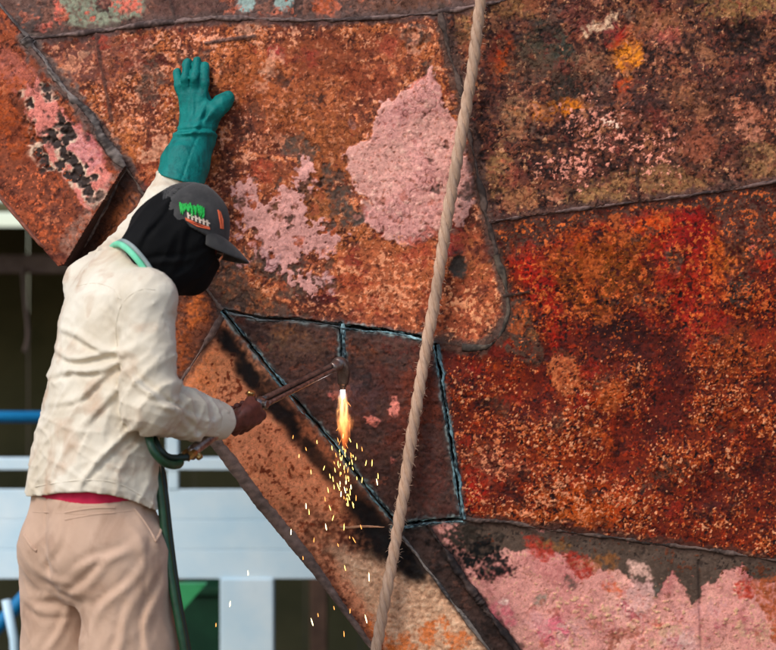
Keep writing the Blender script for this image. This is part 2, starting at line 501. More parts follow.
for x, y, rx, ry, rot, op in ((300,150,17,15,0,.9), (345,205,13,30,-25,.95), (362,215,14,10,0,.9), (330,180,7,8,0,.7), (150,78,14,26,20,.75), (270,265,34,14,10,.8), (225,285,26,30,-30,.85),
        (310,290,32,16,0,.8), (415,34,14,12,0,.7), (428,72,5,9,0,.9), (180,62,12,8,0,.6), (278,222,14,10,0,.7), (430,200,6,10,0,.3)):
    ell(x, y, rx, ry, (92,80,70), rot, 7, 3, 3, -.0012, op, ['main'])
ell(240, 300, 60, 16, (112,86,64), 15, 6, 4, 5, 0, .7, ['main'])
for x, y, rx, ry, c in ((276,52,9,7,(172,50,58)), (310,58,8,6,(156,52,40)), (316,300,16,9,(84,22,24)), (330,296,10,8,(120,30,28)), (390,50,8,12,(164,70,44)), (218,232,7,14,(190,72,44)), (352,262,12,8,(160,54,36)),
        (330,228,8,9,(196,88,44)), (455,236,12,10,(160,50,44)), (262,172,10,16,(176,70,40)), (385,232,10,6,(150,50,40)), (290,62,6,10,(150,60,36))):
    ell(x, y, rx, ry, c, 0, 4, 2, 4, 0, .8, ['main'])
# large pink paint patch, its flaked edge standing proud
blob([(431,70), (436,82), (441,93), (449,110), (456,125), (463,145), (468,160), (476,190), (472,214), (464,228), (452,222), (441,233), (428,226), (414,246), (396,243), (384,236), (364,222), (372,204),
      (358,188), (348,172), (343,158), (348,144), (362,142), (373,135), (375,118), (381,103), (392,101), (402,92), (412,94), (420,83)], (208,150,138), 5, 3, .9, .0026, 1, ['main'])
i = box_idx(340, 70, 480, 250)
pk = np.zeros(len(U)); pk[i] = sstep(1, -2, poly_sd(U[i], V[i], [(431,70), (468,160), (476,190), (464,228), (414,246), (364,222), (343,158), (373,135), (381,103), (402,92)]) + 5*A20[i])
sel = np.nonzero(pk > .05)[0]
lay(sel, pk[sel]*sstep(.05, .4, F6[sel])*.7, (206,126,122)); lay(sel, pk[sel]*sstep(.2, .5, F1[sel])*.55, (206,160,146))
lay(sel, pk[sel]*sstep(.38, .5, F4[sel])*.8, (164,106,88), -.0010); lay(sel, pk[sel]*sstep(.3, .55, F3[sel])*.7, (226,182,164), .0010)
lay(sel, pk[sel]*sstep(.3, .6, -F3[sel])*.6, (176,114,98), -.0008)
for x, y, rx, ry in ((440,148,6,5), (446,145,3,4), (468,192,6,12), (436,190,2,3)):
    ell(x, y, rx, ry, (104,84,76), 30, 4, 2, 1.2, -.003, .95, ['main'])
for x, y, rx, ry in ((396,118,12,14), (418,150,10,14), (430,210,14,10)):
    ell(x, y, rx, ry, (208,120,120), 0, 6, 3, 6, 0, .5, ['main'])
# broken pink paint beside the cap
hol = 4.2*np.clip(F1, -.2, 1)*2.2
blob([(234,196), (246,180), (258,188), (268,196), (282,192), (296,180), (303,160), (311,166), (314,188), (304,206), (312,222), (330,228), (346,238), (330,252), (312,252), (300,262), (308,280), (318,296), (300,292),
      (290,270), (276,266), (262,270), (262,256), (252,236), (240,220)], (208,142,134), 6, 4, 1, .0020, 1, ['main'], hol*1.9 + 2.5*np.clip(F5, 0, 1))
blob([(262,250), (280,256), (276,272), (264,272)], (206,138,140), 3, 3, 1, .0014, 1, ['main'])
for x, y in ((318,283), (330,288), (326,278), (236,236), (248,262)):
    ell(x, y, 6, 5, (206,140,138), 0, 5, 3, 1, .0014, .95, ['main'])
# orange, flaking area under the big pink patch
blob([(338,250), (372,238), (400,250), (432,240), (445,300), (440,338), (392,326), (352,318), (340,290)], (190,104,58), 8, 4, 5, 0, .85, ['main'])
flecks(np.maximum(region(390,290,55,45), region(345,262,22,18)), F5, .02, (220,148,104), .0016, only=['main'])
for x, y, rx, ry, c in ((420,252,16,12,(168,66,40)), (352,280,14,12,(184,74,36)), (430,310,10,16,(150,52,34)), (366,318,20,8,(150,70,48)), (352,262,9,9,(150,44,36)), (372,305,12,8,(160,62,36))):
    ell(x, y, rx, ry, c, 0, 6, 4, 4, 0, .75, ['main'])
# tongue next to the curved weld
blob([(452,235), (482,230), (496,270), (500,310), (488,338), (462,340), (444,330), (448,280)], (178,88,48), 8, 5, 4, 0, .8, ['main'])
flecks(region(474, 310, 32, 36), F5, -.02, (222,150,100), .0018, only=['main'])
ell(452, 250, 14, 12, (164,52,46), 0, 5, 3, 4, 0, .8, ['main'])
ell(478, 258, 14, 18, (186,112,52), 0, 7, 5, 4, 0, .6, ['main'])
ell(488, 300, 8, 20, (176,96,46), 0, 6, 4, 4, 0, .6, ['main'])

# ---- upper right plate
for x, y, rx, ry, c, rot, op in ((545,42,28,24,(74,74,62),0,.9), (568,50,16,16,(58,68,60),0,.8), (562,88,24,16,(66,62,56),0,.85), (530,70,30,18,(98,80,66),0,.6), (626,52,15,22,(192,120,48),20,.95), (618,36,14,12,(156,44,40),-30,.85),
        (628,58,11,16,(200,132,58),20,.8), (550,110,24,5,(200,122,48),-10,.95), (500,62,7,20,(190,92,48),15,.85), (498,50,6,8,(190,70,44),0,.8), (740,38,30,17,(46,33,31),-15,.95), (700,50,16,14,(72,54,50),0,.8),
        (737,72,5,6,(206,112,90),0,.95), (728,78,4,4,(196,104,84),0,.9), (620,85,6,5,(190,84,52),0,.9), (470,26,14,20,(148,116,80),0,.8), (520,8,22,12,(148,112,74),0,.8), (516,118,14,20,(146,116,88),0,.7), (520,196,16,10,(160,118,84),0,.8),
        (500,170,12,22,(150,118,80),0,.75), (596,196,34,10,(152,122,82),0,.75), (664,180,44,14,(148,116,80),0,.75), (700,150,30,14,(126,86,72),0,.6), (760,160,20,20,(148,118,82),0,.7), (745,6,40,12,(138,112,72),0,.8),
        (660,20,28,14,(142,98,70),0,.7), (664,38,8,8,(170,90,82),0,.7), (690,95,26,14,(150,104,74),0,.6), (610,30,10,10,(120,70,70),0,.6), (520,28,14,10,(76,50,50),0,.7), (580,18,26,14,(120,70,62),0,.6),
        (515,178,14,10,(150,78,66),0,.7), (490,95,10,40,(92,66,62),0,.5), (600,92,10,30,(106,92,82),0,.5), (650,110,26,16,(70,54,52),0,.7), (720,120,40,20,(96,62,50),0,.6), (590,62,14,18,(152,118,92),0,.6)):
    ell(x, y, rx, ry, c, rot, 8, 4, 5, 0, op, ['upper_right'])
i = box_idx(705, 15, 776, 65); H[i] -= .006 * sstep(1.2, .4, np.sqrt(((U[i]-740)/34)**2 + ((V[i]-40)/20)**2))
flecks(np.maximum.reduce([region(602,126,44,32), region(572,166,36,24)*.95, region(655,150,40,30)*.7]), F1*.3+F5*.8, -.02, (206,148,132), .0016, only=['upper_right'])
flecks(region(612,124,14,12), F5, .1, (226,206,188), .001, only=['upper_right'])
flecks(np.maximum(region(740,112,60,30), region(650,70,80,50)*.6), F5, .35, (176,122,98), .0012, only=['upper_right'])
blob([(578,30), (592,22), (604,24), (612,12), (618,16), (612,28), (598,30), (586,36)], (196,176,150), 3, 3, 1.5, .0012, .9, ['upper_right'])

# ---- right plate
blob([(470,226), (540,216), (640,204), (776,186), (776,205), (720,214), (640,216), (560,232), (530,262), (505,256), (495,240)], (88,74,66), 8, 4, 4, 0, .9, ['right'])
blob([(716,205), (800,190), (800,262), (750,262), (724,255), (718,230)], (98,80,72), 8, 4, 4, 0, .85, ['right'])
blob([(506,262), (520,252), (560,240), (600,224), (650,214), (690,207), (708,213), (716,228), (712,250), (704,275), (696,300), (702,330), (690,340), (672,318), (650,268), (600,262), (560,270), (552,300), (535,300)], (166,48,34), 12, 5, 5, .0006, .82, ['right'])
blob([(540,250), (600,232), (640,222), (650,245), (610,290), (600,330), (560,300)], (138,84,38), 10, 4, 6, 0, .8, ['right'])
blob([(676,212), (700,210), (714,224), (710,246), (690,252), (680,238)], (144,32,36), 5, 3, 4, 0, .85, ['right'])
ell(690, 225, 18, 10, (176,48,40), 0, 5, 3, 4, 0, .7, ['right']); ell(650, 225, 22, 8, (206,96,52), -10, 5, 3, 3, 0, .8, ['right'])
ell(718, 262, 10, 30, (186,100,50), 0, 5, 3, 4, 0, .85, ['right']); ell(735, 262, 12, 16, (150,96,48), 0, 5, 3, 4, 0, .8, ['right'])
ell(706, 290, 12, 26, (184,68,46), -10, 7, 4, 5, 0, .7, ['right']); ell(545, 290, 12, 34, (172,46,42), -25, 7, 4, 5, 0, .7, ['right'])
ell(555, 340, 8, 30, (180,50,40), -20, 5, 3, 4, 0, .7, ['right']); ell(525, 268, 12, 14, (190,56,42), 0, 5, 3, 3, 0, .7, ['right'])
ell(766, 262, 16, 8, (186,60,46), 0, 4, 3, 3, 0, .8, ['right']); ell(592, 280, 10, 26, (178,76,44), 0, 5, 3, 4, 0, .6, ['right'])
ell(620, 275, 30, 30, (124,78,36), 0, 8, 4, 6, 0, .7, ['right'])
for x, y, rx, ry, c in ((741,290,12,19,(76,70,64)), (675,262,8,16,(84,76,66)), (640,303,6,6,(78,72,64)), (610,303,8,8,(96,66,48)), (607,322,5,5,(92,70,60))):
    ell(x, y, rx, ry, c, 0, 3, 2, 2, .002, .95, ['right'])
flecks(region(758,240,26,30), F1*.6+F5*.6, .15, (206,120,106), .0012, only=['right'])
blob([(503,300), (524,296), (530,318), (542,345), (546,362), (536,368), (515,356), (490,348), (502,330)], (90,78,68), 5, 3, 2.5, .001, .95, ['right'])
ell(533, 334, 6, 5, (150,120,84), 0, 3, 2, 2, 0, .7, ['right']); ell(522, 318, 10, 10, (108,92,70), 0, 5, 3, 4, 0, .6, ['right'])
ell(565, 372, 16, 22, (190,122,84), -15, 4, 4, 2.5, .0012, .9, ['right'])
for x, y, rx, ry, c, op in ((640,345,46,36,(74,34,24),.75), (620,330,24,20,(60,30,24),.6), (700,390,40,30,(92,38,28),.6), (600,440,40,30,(132,54,34),.5), (520,420,40,26,(104,40,32),.6), (470,470,22,40,(112,52,40),.6), (700,330,18,22,(160,54,44),.7),
        (745,350,40,24,(140,76,40),.55), (590,505,40,24,(190,96,46),.8), (570,520,30,12,(168,94,48),.7), (472,498,13,22,(176,44,34),.9), (500,515,26,10,(168,92,56),.6), (620,500,14,18,(196,80,44),.7), (455,400,10,50,(90,44,42),.7), (640,480,50,30,(140,58,34),.5),
        (470,380,30,22,(120,44,32),.6), (510,390,20,14,(150,64,38),.6), (740,480,40,40,(112,48,30),.5), (550,460,30,20,(150,66,40),.5)):
    ell(x, y, rx, ry, c, 0, 9, 4, 7, 0, op, ['right'])
ell(492, 462, 30, 20, (150,92,74), 15, 7, 4, 5, 0, .6, ['right'])
dens = np.clip(.68 + .8*A40 + .4*A80, .08, 1) * (V > 285)
isR = vp == PN.index('right')
G1 = n2((U+wx*.2)/4.2, (V+wy*.2)/3.4, 61)*.8 + n2(U/2.3, V/2.3, 62)*.6 + A20*.25
G2 = n2((U-V*.4)/3.0, (V+U*.3)/4.6, 63)*.8 + n2(U/2.0, V/2.0, 64)*.5 + B20*.3
G3 = n2(U/8, V/7, 65)*.8 + n2(U/3.2, V/3.2, 66)*.6
G4 = n2(U/2.4, V/2.4, 67)*.8 + n2(U/1.7, V/1.7, 68)*.5 + B10*.3
flecks(np.where(isR, dens * sstep(470, 560, U + (V-300)*.25), 0), G1 + .5*F5, .20, (186,108,66), .0012, .12)
flecks(np.where(isR, np.clip(dens-.10, 0, 1), 0), G2 + .3*A10, .24, (168,80,42), .0010, .12)
flecks(np.where(isR, np.clip(dens-.05, 0, 1), 0), -G3, .26, (64,26,20), -.0014, .14)
flecks(np.where(isR, dens * sstep(300, 400, V), 0), G4 + .45*G3 + .4*F5, .40, (214,154,114), .0016, .12)
flecks(np.where(isR, dens * sstep(310, 420, V), 0), B5*.8 + A5*.7 + B3*.5, .50, (222,176,140), .002, .1)
flecks(np.where((vp == PN.index('right')) & (V < 320), .9, 0), F5, .26, (200,116,70), .0010, .12)
flecks(np.where((vp == PN.index('right')) & (V < 330), .9, 0), -F4 - .3*F5, .24, (86,34,26), -.001, .14)
flecks(np.maximum(region(490,460,34,24), region(560,500,60,30)*.7), F5, -.02, (206,150,118), .0018, only=['right'])
flecks(region(500,425,60,40), F5, .22, (198,126,88), .0016, only=['right'])
flecks(np.where((vp == PN.index('right')) & (V > 290), .9, 0), -F4, .38, (46,22,18), -.0016, .14)

# ---- the piece being cut out
for x, y, rx, ry, c, op in ((420,400,20,50,(122,60,44),.7), (390,345,26,10,(106,48,42),.7), (300,345,30,16,(112,80,64),.6), (265,345,18,10,(104,82,66),.6), (430,470,18,30,(104,54,46),.6), (400,430,20,24,(118,64,54),.5), (360,400,22,24,(82,62,66),.6),
        (285,330,14,6,(140,92,62),.6), (380,480,30,26,(72,48,46),.6), (372,352,14,8,(150,84,52),.5)):
    ell(x, y, rx, ry, c, 0, 8, 4, 6, 0, op, ['cut'])
ell(395, 407, 5, 8, (206,128,118), 20, 2, 2, 1, .0012, 1, ['cut']); ell(371, 420, 7, 4, (198,122,112), 20, 2, 2, 1, .0012, 1, ['cut'])
ell(333, 395, 4, 3, (186,110,104), 0, 2, 2, 1, .0012, .9, ['cut'])
ell(393, 460, 4, 3, (186,110,104), 0, 2, 2, 1, .0012, .6, ['cut'])

# ---- stem plate: orange primer, scorch along the cut, thick old paint at the foot
sd5 = line_d(U, V, [(205,285)] + S5 + STR_L[1:])
st = np.nonzero(vp == PN.index('stem'))[0]
q = st[(U[st] > 100) & (U[st] < 520)]
along = np.clip((V[q] - 300) / 260, 0, 1)
m = sstep(27 + 12*along, 8, sd5[q] + 7*A20[q] + 3*A5[q]) * sstep(312, 345, V[q]) * sstep(590, 560, V[q] - (U[q]-400)*.3)
m *= np.clip(.55 + .9*sstep(2, 12, sd5[q]), 0, 1)
lay(q, m*.9, (50,36,32))
ell(345, 545, 60, 26, (104,62,46), 30, 10, 5, 8, 0, .8, ['stem']); ell(395, 548, 44, 22, (44,32,30), 20, 8, 4, 6, 0, .9, ['stem'])
ell(345, 525, 7, 26, (98,48,38), 0, 3, 2, 4, 0, .75, ['stem']); ell(300, 455, 34, 60, (200,124,90), -38, 8, 4, 8, 0, .45, ['stem'])
ell(205, 380, 24, 40, (212,132,88), 30, 8, 4, 6, 0, .8, ['stem']); ell(240, 370, 26, 24, (216,148,112), 0, 8, 4, 5, 0, .8, ['stem'])
ell(250, 420, 26, 40, (210,140,108), -38, 8, 4, 6, 0, .6, ['stem'])
flecks(np.maximum.reduce([region(225,395,40,50,30), region(280,470,30,90,-38), region(330,570,20,40,-38)]), F1*.7+F4*.5, .22, (134,66,44), -.0008, only=['stem'])
m = sstep(552, 574, V[q] - (U[q]-400)*.22 + 8*A10[q]) * sstep(352, 372, U[q] - (V[q]-600)*.6 + 6*A10[q])
lay(q, m*.95, (202,166,138), .0015)
lay(q, m*sstep(.1, .4, F3[q])*.7, (216,186,158), .0018); lay(q, m*sstep(.2, .45, -F3[q])*.7, (158,122,98), -.0014)
for x, y, rx, ry in ((430,634,13,10), (402,645,16,10), (372,628,8,16), (455,640,10,9), (385,610,8,8), (440,622,6,5), (395,660,30,12)):
    ell(x, y, rx, ry, (208,118,66), 0, 6, 4, 3, 0, .85, ['stem'])
for x, y, rx, ry, rot, op in ((230,346,8,20,-35,.98), (252,378,10,26,-38,.98), (280,414,9,28,-40,.96), (318,460,7,30,-40,.85), (366,516,12,26,-40,.96), (398,552,36,16,25,.99), (412,572,18,9,30,.96)):
    c_, s_ = math.cos(R(rot)), math.sin(R(rot)); xx = (U[q]-x)*c_ + (V[q]-y)*s_; yy = -(U[q]-x)*s_ + (V[q]-y)*c_
    mm = sstep(1.7, .5, np.sqrt((xx/rx)**2 + (yy/ry)**2) + .35*A20[q] + .2*A10[q] + .12*A5[q])
    lay(q, mm*op, (24,19,18))
sil_d = U - np.interp(V, [p[1] for p in SIL], [p[0] for p in SIL])
m = sstep(22, 6, sil_d[q] + 7*A10[q] + 4*A5[q]) * sstep(500, 560, V[q])
lay(q, m*.85, (128,76,58), -.001); lay(q, m*sstep(.1,.3,F4[q])*.8, (92,56,48), -.002)
ell(190, 330, 16, 40, (186,104,60), 20, 7, 4, 6, 0, .7, ['gap', 'main']); ell(196, 312, 8, 14, (206,120,70), 0, 5, 3, 3, 0, .8, ['gap'])
ell(205, 340, 18, 12, (96,72,66), -30, 6, 3, 4, 0, .6, ['gap', 'stem']); ell(110, 220, 14, 30, (160,98,62), 30, 7, 4, 5, 0, .7, ['gap'])

# ---- bottom right: pink paint under a band of dripping rust
blob([(460,520), (540,530), (640,541), (800,562), (800,600), (776,584), (748,578), (742,566), (722,572), (716,585), (706,580), (700,600), (692,604), (684,586), (672,572), (664,582), (656,596), (640,590), (628,578), (618,568),
      (606,572), (590,560), (570,556), (552,552), (540,546), (520,552), (505,548), (480,560), (466,552)], (92,76,68), 3, 2, 1.2, .0012, 1, ['bottom_right'])
flecks(np.where((vp == PN.index('bottom_right')) & (V < 600), .9, 0)*(line_d(U, V, S8[:6]) < 26), F1*.6 + F5*.5, .25, (112,64,46), .0006)
flecks(np.where((vp == PN.index('bottom_right')) & (V < 590), .9, 0)*(line_d(U, V, S8[:6]) < 18), -F5, .3, (60,48,44), -.001)
blob([(522,534), (548,540), (556,552), (548,558), (530,558)], (162,58,46), 5, 3, 2, 0, .95, ['bottom_right'])
blob([(562,550), (590,556), (596,572), (580,582), (566,568)], (158,54,44), 5, 3, 2, 0, .95, ['bottom_right']); ell(596, 562, 16, 8, (146,92,50), 0, 4, 3, 3, 0, .7, ['bottom_right']); ell(555, 545, 14, 6, (138,96,58), 0, 4, 3, 3, 0, .7, ['bottom_right'])
ell(745, 590, 10, 8, (176,64,48), 0, 4, 3, 2, 0, .9, ['bottom_right']); blob([(752,580), (790,572), (790,660), (772,640), (768,610), (756,600)], (160,84,54), 6, 4, 2, 0, .95, ['bottom_right'])
ell(474, 553, 36, 22, (20,17,17), 25, 6, 5, 5, 0, .999, ['bottom_right', 'strip']); ell(460, 535, 26, 10, (62,54,48), 0, 6, 4, 4, .001, .9, ['bottom_right']); ell(500, 568, 12, 10, (40,32,32), 30, 6, 5, 3, 0, .8, ['bottom_right'])
blob([(488,575), (540,640), (560,700), (500,650), (470,590)], (160,112,106), 6, 3, 6, 0, .6, ['bottom_right'])
flecks(np.maximum.reduce([region(590,610,60,24,25), region(640,620,60,40), region(560,640,40,20), region(740,620,30,40)*.8]), F3, .1, (192,154,126), .0036, .14, only=['bottom_right'])
for x, y, rx, ry, c in ((540,600,6,7,(128,120,110)), (656,592,7,8,(104,100,94)), (570,585,5,3,(110,90,84)), (614,590,9,5,(196,96,64)), (658,625,6,5,(170,80,54)), (552,630,18,14,(206,104,124)), (500,620,16,22,(194,104,116)), (640,600,16,20,(206,150,148)),
        (745,632,4,3,(40,88,92)), (742,628,2.5,3,(30,70,80)), (505,602,4,3,(232,214,200)), (640,570,12,8,(212,170,160)), (680,640,20,10,(206,160,156))):
    ell(x, y, rx, ry, c, 20, 4, 2, 2.5, 0, .85, ['bottom_right'])
flecks(np.where(vp == PN.index('bottom_right'), .8, 0)*(V > 575), -F4, .5, (150,100,90), -.002, .1)
i = box_idx(694, 560, 712, 884, 0); g = np.exp(-((U[i]-(700+ (V[i]-600)*.03))/1.6)**2); H[i] -= .004*g; C[i] *= (1-.25*g)[:, None]

# ---- scattered mid-size weathering patches
def scatter(nm, n, pal, smin_, smax, box, avoid=None, seed=0):
    r_ = np.random.default_rng(100 + seed)
    for _ in range(n):
        x = r_.uniform(box[0], box[2]); y = r_.uniform(box[1], box[3])
        if avoid is not None and avoid(x, y): continue
        s_ = smin_ * (smax/smin_)**(r_.random()**1.6)
        ell(x, y, s_*r_.uniform(.7, 1.7), s_*r_.uniform(.5, 1.1), pal[r_.integers(len(pal))], r_.uniform(-60, 60), 6, 4.5, 1.6, r_.choice([-.0006, .0004]), r_.uniform(.55, .95), [nm])
in_pink = lambda x, y: (335 < x < 480 and 75 < y < 245) or (232 < x < 335 and 165 < y < 298)
scatter('main', 120, [(104,42,34), (96,76,66), (88,56,44), (214,156,122), (168,60,38), (76,56,48), (196,118,80), (140,60,40), (206,140,104)], 3.5, 13, (40,25,500,340), in_pink, 1)
scatter('right', 110, [(84,30,24), (62,28,22), (150,46,30), (176,84,42), (110,40,28), (92,70,60), (190,110,66), (56,30,26)], 3.5, 14, (445,210,776,545), None, 2)
scatter('upper_right', 120, [(56,38,36), (150,106,80), (120,62,54), (82,56,50), (44,32,32), (176,124,102), (104,84,74), (140,84,64)], 3.5, 13, (450,-10,776,210), None, 3)
scatter('cut', 46, [(64,46,46), (104,66,56), (90,70,68), (56,42,42), (120,72,58)], 3, 10, (230,315,460,520), None, 4)
scatter('top', 26, [(74,58,56), (160,92,70), (128,100,92), (190,110,90)], 3, 9, (20,-30,476,34), None, 5)
scatter('corner', 30, [(96,54,46), (176,96,66), (130,66,46), (84,60,54), (196,124,92)], 3, 10, (0,60,110,260), lambda x, y: 22 < x < 112 and abs((y-80) - 1.25*(x-28)) < 30, 6)
scatter('bottom_right', 40, [(176,98,104), (214,170,158), (184,146,126), (160,96,82), (206,130,132)], 3, 9, (490,612,776,650), None, 7)
# holes through the broken pink patch
r_ = np.random.default_rng(77)
for _ in range(70):
    x = r_.uniform(236, 342); y = r_.uniform(172, 292)
    ell(x, y, r_.uniform(1.5, 5), r_.uniform(1.5, 4.5), [(120,80,58), (100,74,62), (164,84,46)][r_.integers(3)], r_.uniform(0, 90), 4, 3, 1.0, -.0014, .98, ['main'])
for _ in range(26):
    x = r_.uniform(350, 472); y = r_.uniform(95, 236)
    ell(x, y, r_.uniform(1, 3), r_.uniform(1, 2.6), [(150,98,84), (120,84,74), (176,112,94)][r_.integers(3)], r_.uniform(0, 90), 3, 2, .9, -.001, .95, ['main'])

# ---- dark spot with raised rim and the small studs
for x, y, rx, ry, hh in ((458,265,9,13,.004), (741,290,12,19,.003), (675,262,8,16,.003), (412,36,10,9,.006)):
    i = box_idx(x-rx*2, y-ry*2, x+rx*2, y+ry*2, 0); k = np.sqrt(((U[i]-x)/rx)**2 + ((V[i]-y)/ry)**2)
    H[i] += hh * np.exp(-((k-1)/.3)**2) - hh * .6 * sstep(.8, .4, k)
ell(458, 265, 9, 13, (80,72,64), 0, 2, 2, 2, 0, 1, ['main'])

# ---- rust bands beside welds, heat-tinted metal beside cuts
for ln, wd, col, op in ((S1[:7], 9, (98,80,78), .8), (S2[:7], 11, (88,72,66), .85), (S2[6:], 10, (92,78,70), .85), (S3[:5], 8, (84,66,62), .75), (S8[:6], 8, (80,62,56), .8), (DIAG[2:6], 12, (104,96,92), .85),
                        ([(126,167), (205,285), (222,310)], 9, (84,66,62), .8), (S9, 6, (108,80,70), .7), (STR_L, 6, (70,60,58), .7), (STR_R, 7, (44,34,34), .8), ([(96,34), (100,60), (108,100), (112,120)], 2.5, (96,66,58), .8),
                        ([(170,0), (176,24)], 2.5, (90,72,70), .8), ([(636,170), (640,206)], 2, (70,54,52), .8), ([(206,43), (255,36)], 3, (88,72,70), .8), ([(440,343), (400,343), (340,334)], 4, (96,70,64), .6),
                        ([(505,296), (528,292)], 2.5, (70,62,56), .9)):
    pts = np.array(ln); i = box_idx(pts[:,0].min(), pts[:,1].min(), pts[:,0].max(), pts[:,1].max(), 30)
    d = line_d(U[i], V[i], ln); m = sstep(wd, wd*.35, d + wd*.45*(A10[i] + .7*A5[i])) * op
    lay(i, m, col, .0006)
for ln, amp in (([(96,34), (100,60), (108,100), (112,120)], .003), ([(170,0), (176,24)], .004), ([(636,170), (640,206)], .003), ([(206,43), (255,36)], .004), ([(505,296), (528,292)], .003), ([(120,185), (138,205), (145,215)], .004)):
    pts = np.array(ln); i = box_idx(pts[:,0].min(), pts[:,1].min(), pts[:,0].max(), pts[:,1].max(), 10)
    H[i] += amp * np.exp(-(line_d(U[i], V[i], ln)/2.2)**2)
CUTS = [[(222,310)] + S5[1:], S4[3:6], [(222,310), (260,318), (300,320), (340,326)], S6, S7, [(340,324), (342,340), (343,366)]]
for ci, ln in enumerate(CUTS):
    pts = np.array(ln); i = box_idx(pts[:,0].min(), pts[:,1].min(), pts[:,0].max(), pts[:,1].max(), 20)
    d = line_d(U[i] + 1.0*A10[i] + .6*A5[i], V[i] + 1.0*B10[i] + .6*B5[i], ln)
    k = .55 if ci == 2 else 1.0
    m = sstep(8, 2.5, d + 2.5*A5[i]) * .55 * k; lay(i, m, (66,70,72))
    m = sstep(5, 2.5, d + 1.2*A3[i] + 1.5*A5[i]) * .75 * k; m = m*np.clip(.5 + 1.1*A10[i] + .7*B5[i], 0, 1); lay(i, m, (128,150,156), .001)
    m = sstep(2.1, 1.0, d) * k; lay(i, m, (10,12,14)); H[i] -= m * .022

# ---- plate relief: dents, lap joints, the recess under the corner plate
H += .006*A80 + .004*A40 + .0016*A20*(1+.5*B20) + .0007*A10 + .0004*B10 + .0003*A5 + .0002*B5 + .00012*A3
isC = np.isin(vp, [PN.index('cut'), PN.index('strip'), PN.index('gap')])
H += np.where(isC, .0010*C7 + .0008*np.abs(B5) + .0008*A10 + .0005*A5, 0)
H += np.where(vp == PN.index('upper_right'), .0005*C7 + .0005*B10 + .0002*B3, 0)
H += np.where(vp == PN.index('main'), .0002*C7, 0)
H[vp == PN.index('corner')] += .018
H[vp == PN.index('upper_right')] += .005
H[vp == PN.index('bottom_right')] -= .004
H[vp == PN.index('strip')] += .004
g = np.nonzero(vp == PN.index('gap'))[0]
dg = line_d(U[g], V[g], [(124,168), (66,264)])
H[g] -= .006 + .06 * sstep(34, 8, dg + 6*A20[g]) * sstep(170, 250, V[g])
lay(g, sstep(18, 8, dg + 4*A10[g])*.8, (58,44,40))  # dark band beside the corner plate: its shade put into the colour
im_ = np.isin(vp, [PN.index('main'), PN.index('gap'), PN.index('corner')]); C[im_] *= np.array([1.0, .90, .93])
is_ = vp == PN.index('stem'); C[is_] *= np.array([1.0, .94, .95])
iu = vp == PN.index('upper_right'); C[iu] *= np.array([1.06, .92, .93])
ir = vp == PN.index('right'); C[ir] *= np.array([.90, .69, .66])
grime = np.clip(.5 + .55*F1 + .35*A40, 0, 1)
C *= (1 - .16*sstep(.45, .95, grime))[:, None]
gk = np.clip(.5 + .8*n2(U/6.5, V/6.5, 71) + .6*n2(U/2.8, V/2.8, 72), 0, 1)
C *= (1.12 - .24*gk)[:, None]
crk = n2((U+wx)/26, (V+wy)/26, 91)*.7 + n2(U/9, V/9, 92)*.3
cr_ = sstep(.035, .008, np.abs(crk))*sstep(.05, .3, F6 + .3*A20)*np.isin(vp, [PN.index(q) for q in ('main', 'right', 'upper_right', 'corner', 'gap', 'top')])
C *= (1 - .45*cr_)[:, None]; H -= .0012*cr_
C *= (1 + .08*B3 + .035*WH + .08*A3)[:, None]
C *= np.array([1.04, 1.0, .93])
im = vp == PN.index('main'); lm_ = C @ np.array([.3, .5, .2]); C[im] = lm_[im, None] + (C[im] - lm_[im, None])*.86
lum = C @ np.array([.3, .5, .2]); C = lum[:, None] + (C - lum[:, None])*1.08
pinkish = sstep(.75, .95, C[:,2]/(C[:,1] + 1e-6))*sstep(.10, .22, C[:,1]); lp_ = C @ np.array([.3, .5, .2])
C = lp_[:, None] + (C - lp_[:, None])*(1 - .32*pinkish)[:, None]; C[:,2] *= 1 - .07*pinkish
lc = C @ np.array([.3, .5, .2]); C *= np.clip((lc/.16)**.30, .5, 1.18)[:, None]
C = np.clip(C, .004, .95)

hull_mat, nt, bs = mat_new('rusted_plate')
N, L = nt.nodes, nt.links
at = N.new('ShaderNodeAttribute'); at.attribute_name = 'col'
tc = N.new('ShaderNodeTexCoord')
nf = N.new('ShaderNodeTexNoise'); nf.inputs['Scale'].default_value = 240; nf.inputs['Detail'].default_value = 4; nf.inputs['Roughness'].default_value = .7
L.new(tc.outputs['Object'], nf.inputs['Vector'])
mp = N.new('ShaderNodeMapRange'); mp.inputs['From Min'].default_value = .3; mp.inputs['From Max'].default_value = .7; mp.inputs['To Min'].default_value = .84; mp.inputs['To Max'].default_value = 1.14
L.new(nf.outputs['Fac'], mp.inputs['Value'])
mx = N.new('ShaderNodeMix'); mx.data_type = 'RGBA'; mx.blend_type = 'MULTIPLY'; mx.inputs[0].default_value = 1
L.new(at.outputs['Color'], mx.inputs[6]); L.new(mp.outputs[0], mx.inputs[7])
ca = N.new('ShaderNodeAttribute'); ca.attribute_name = 'crust'
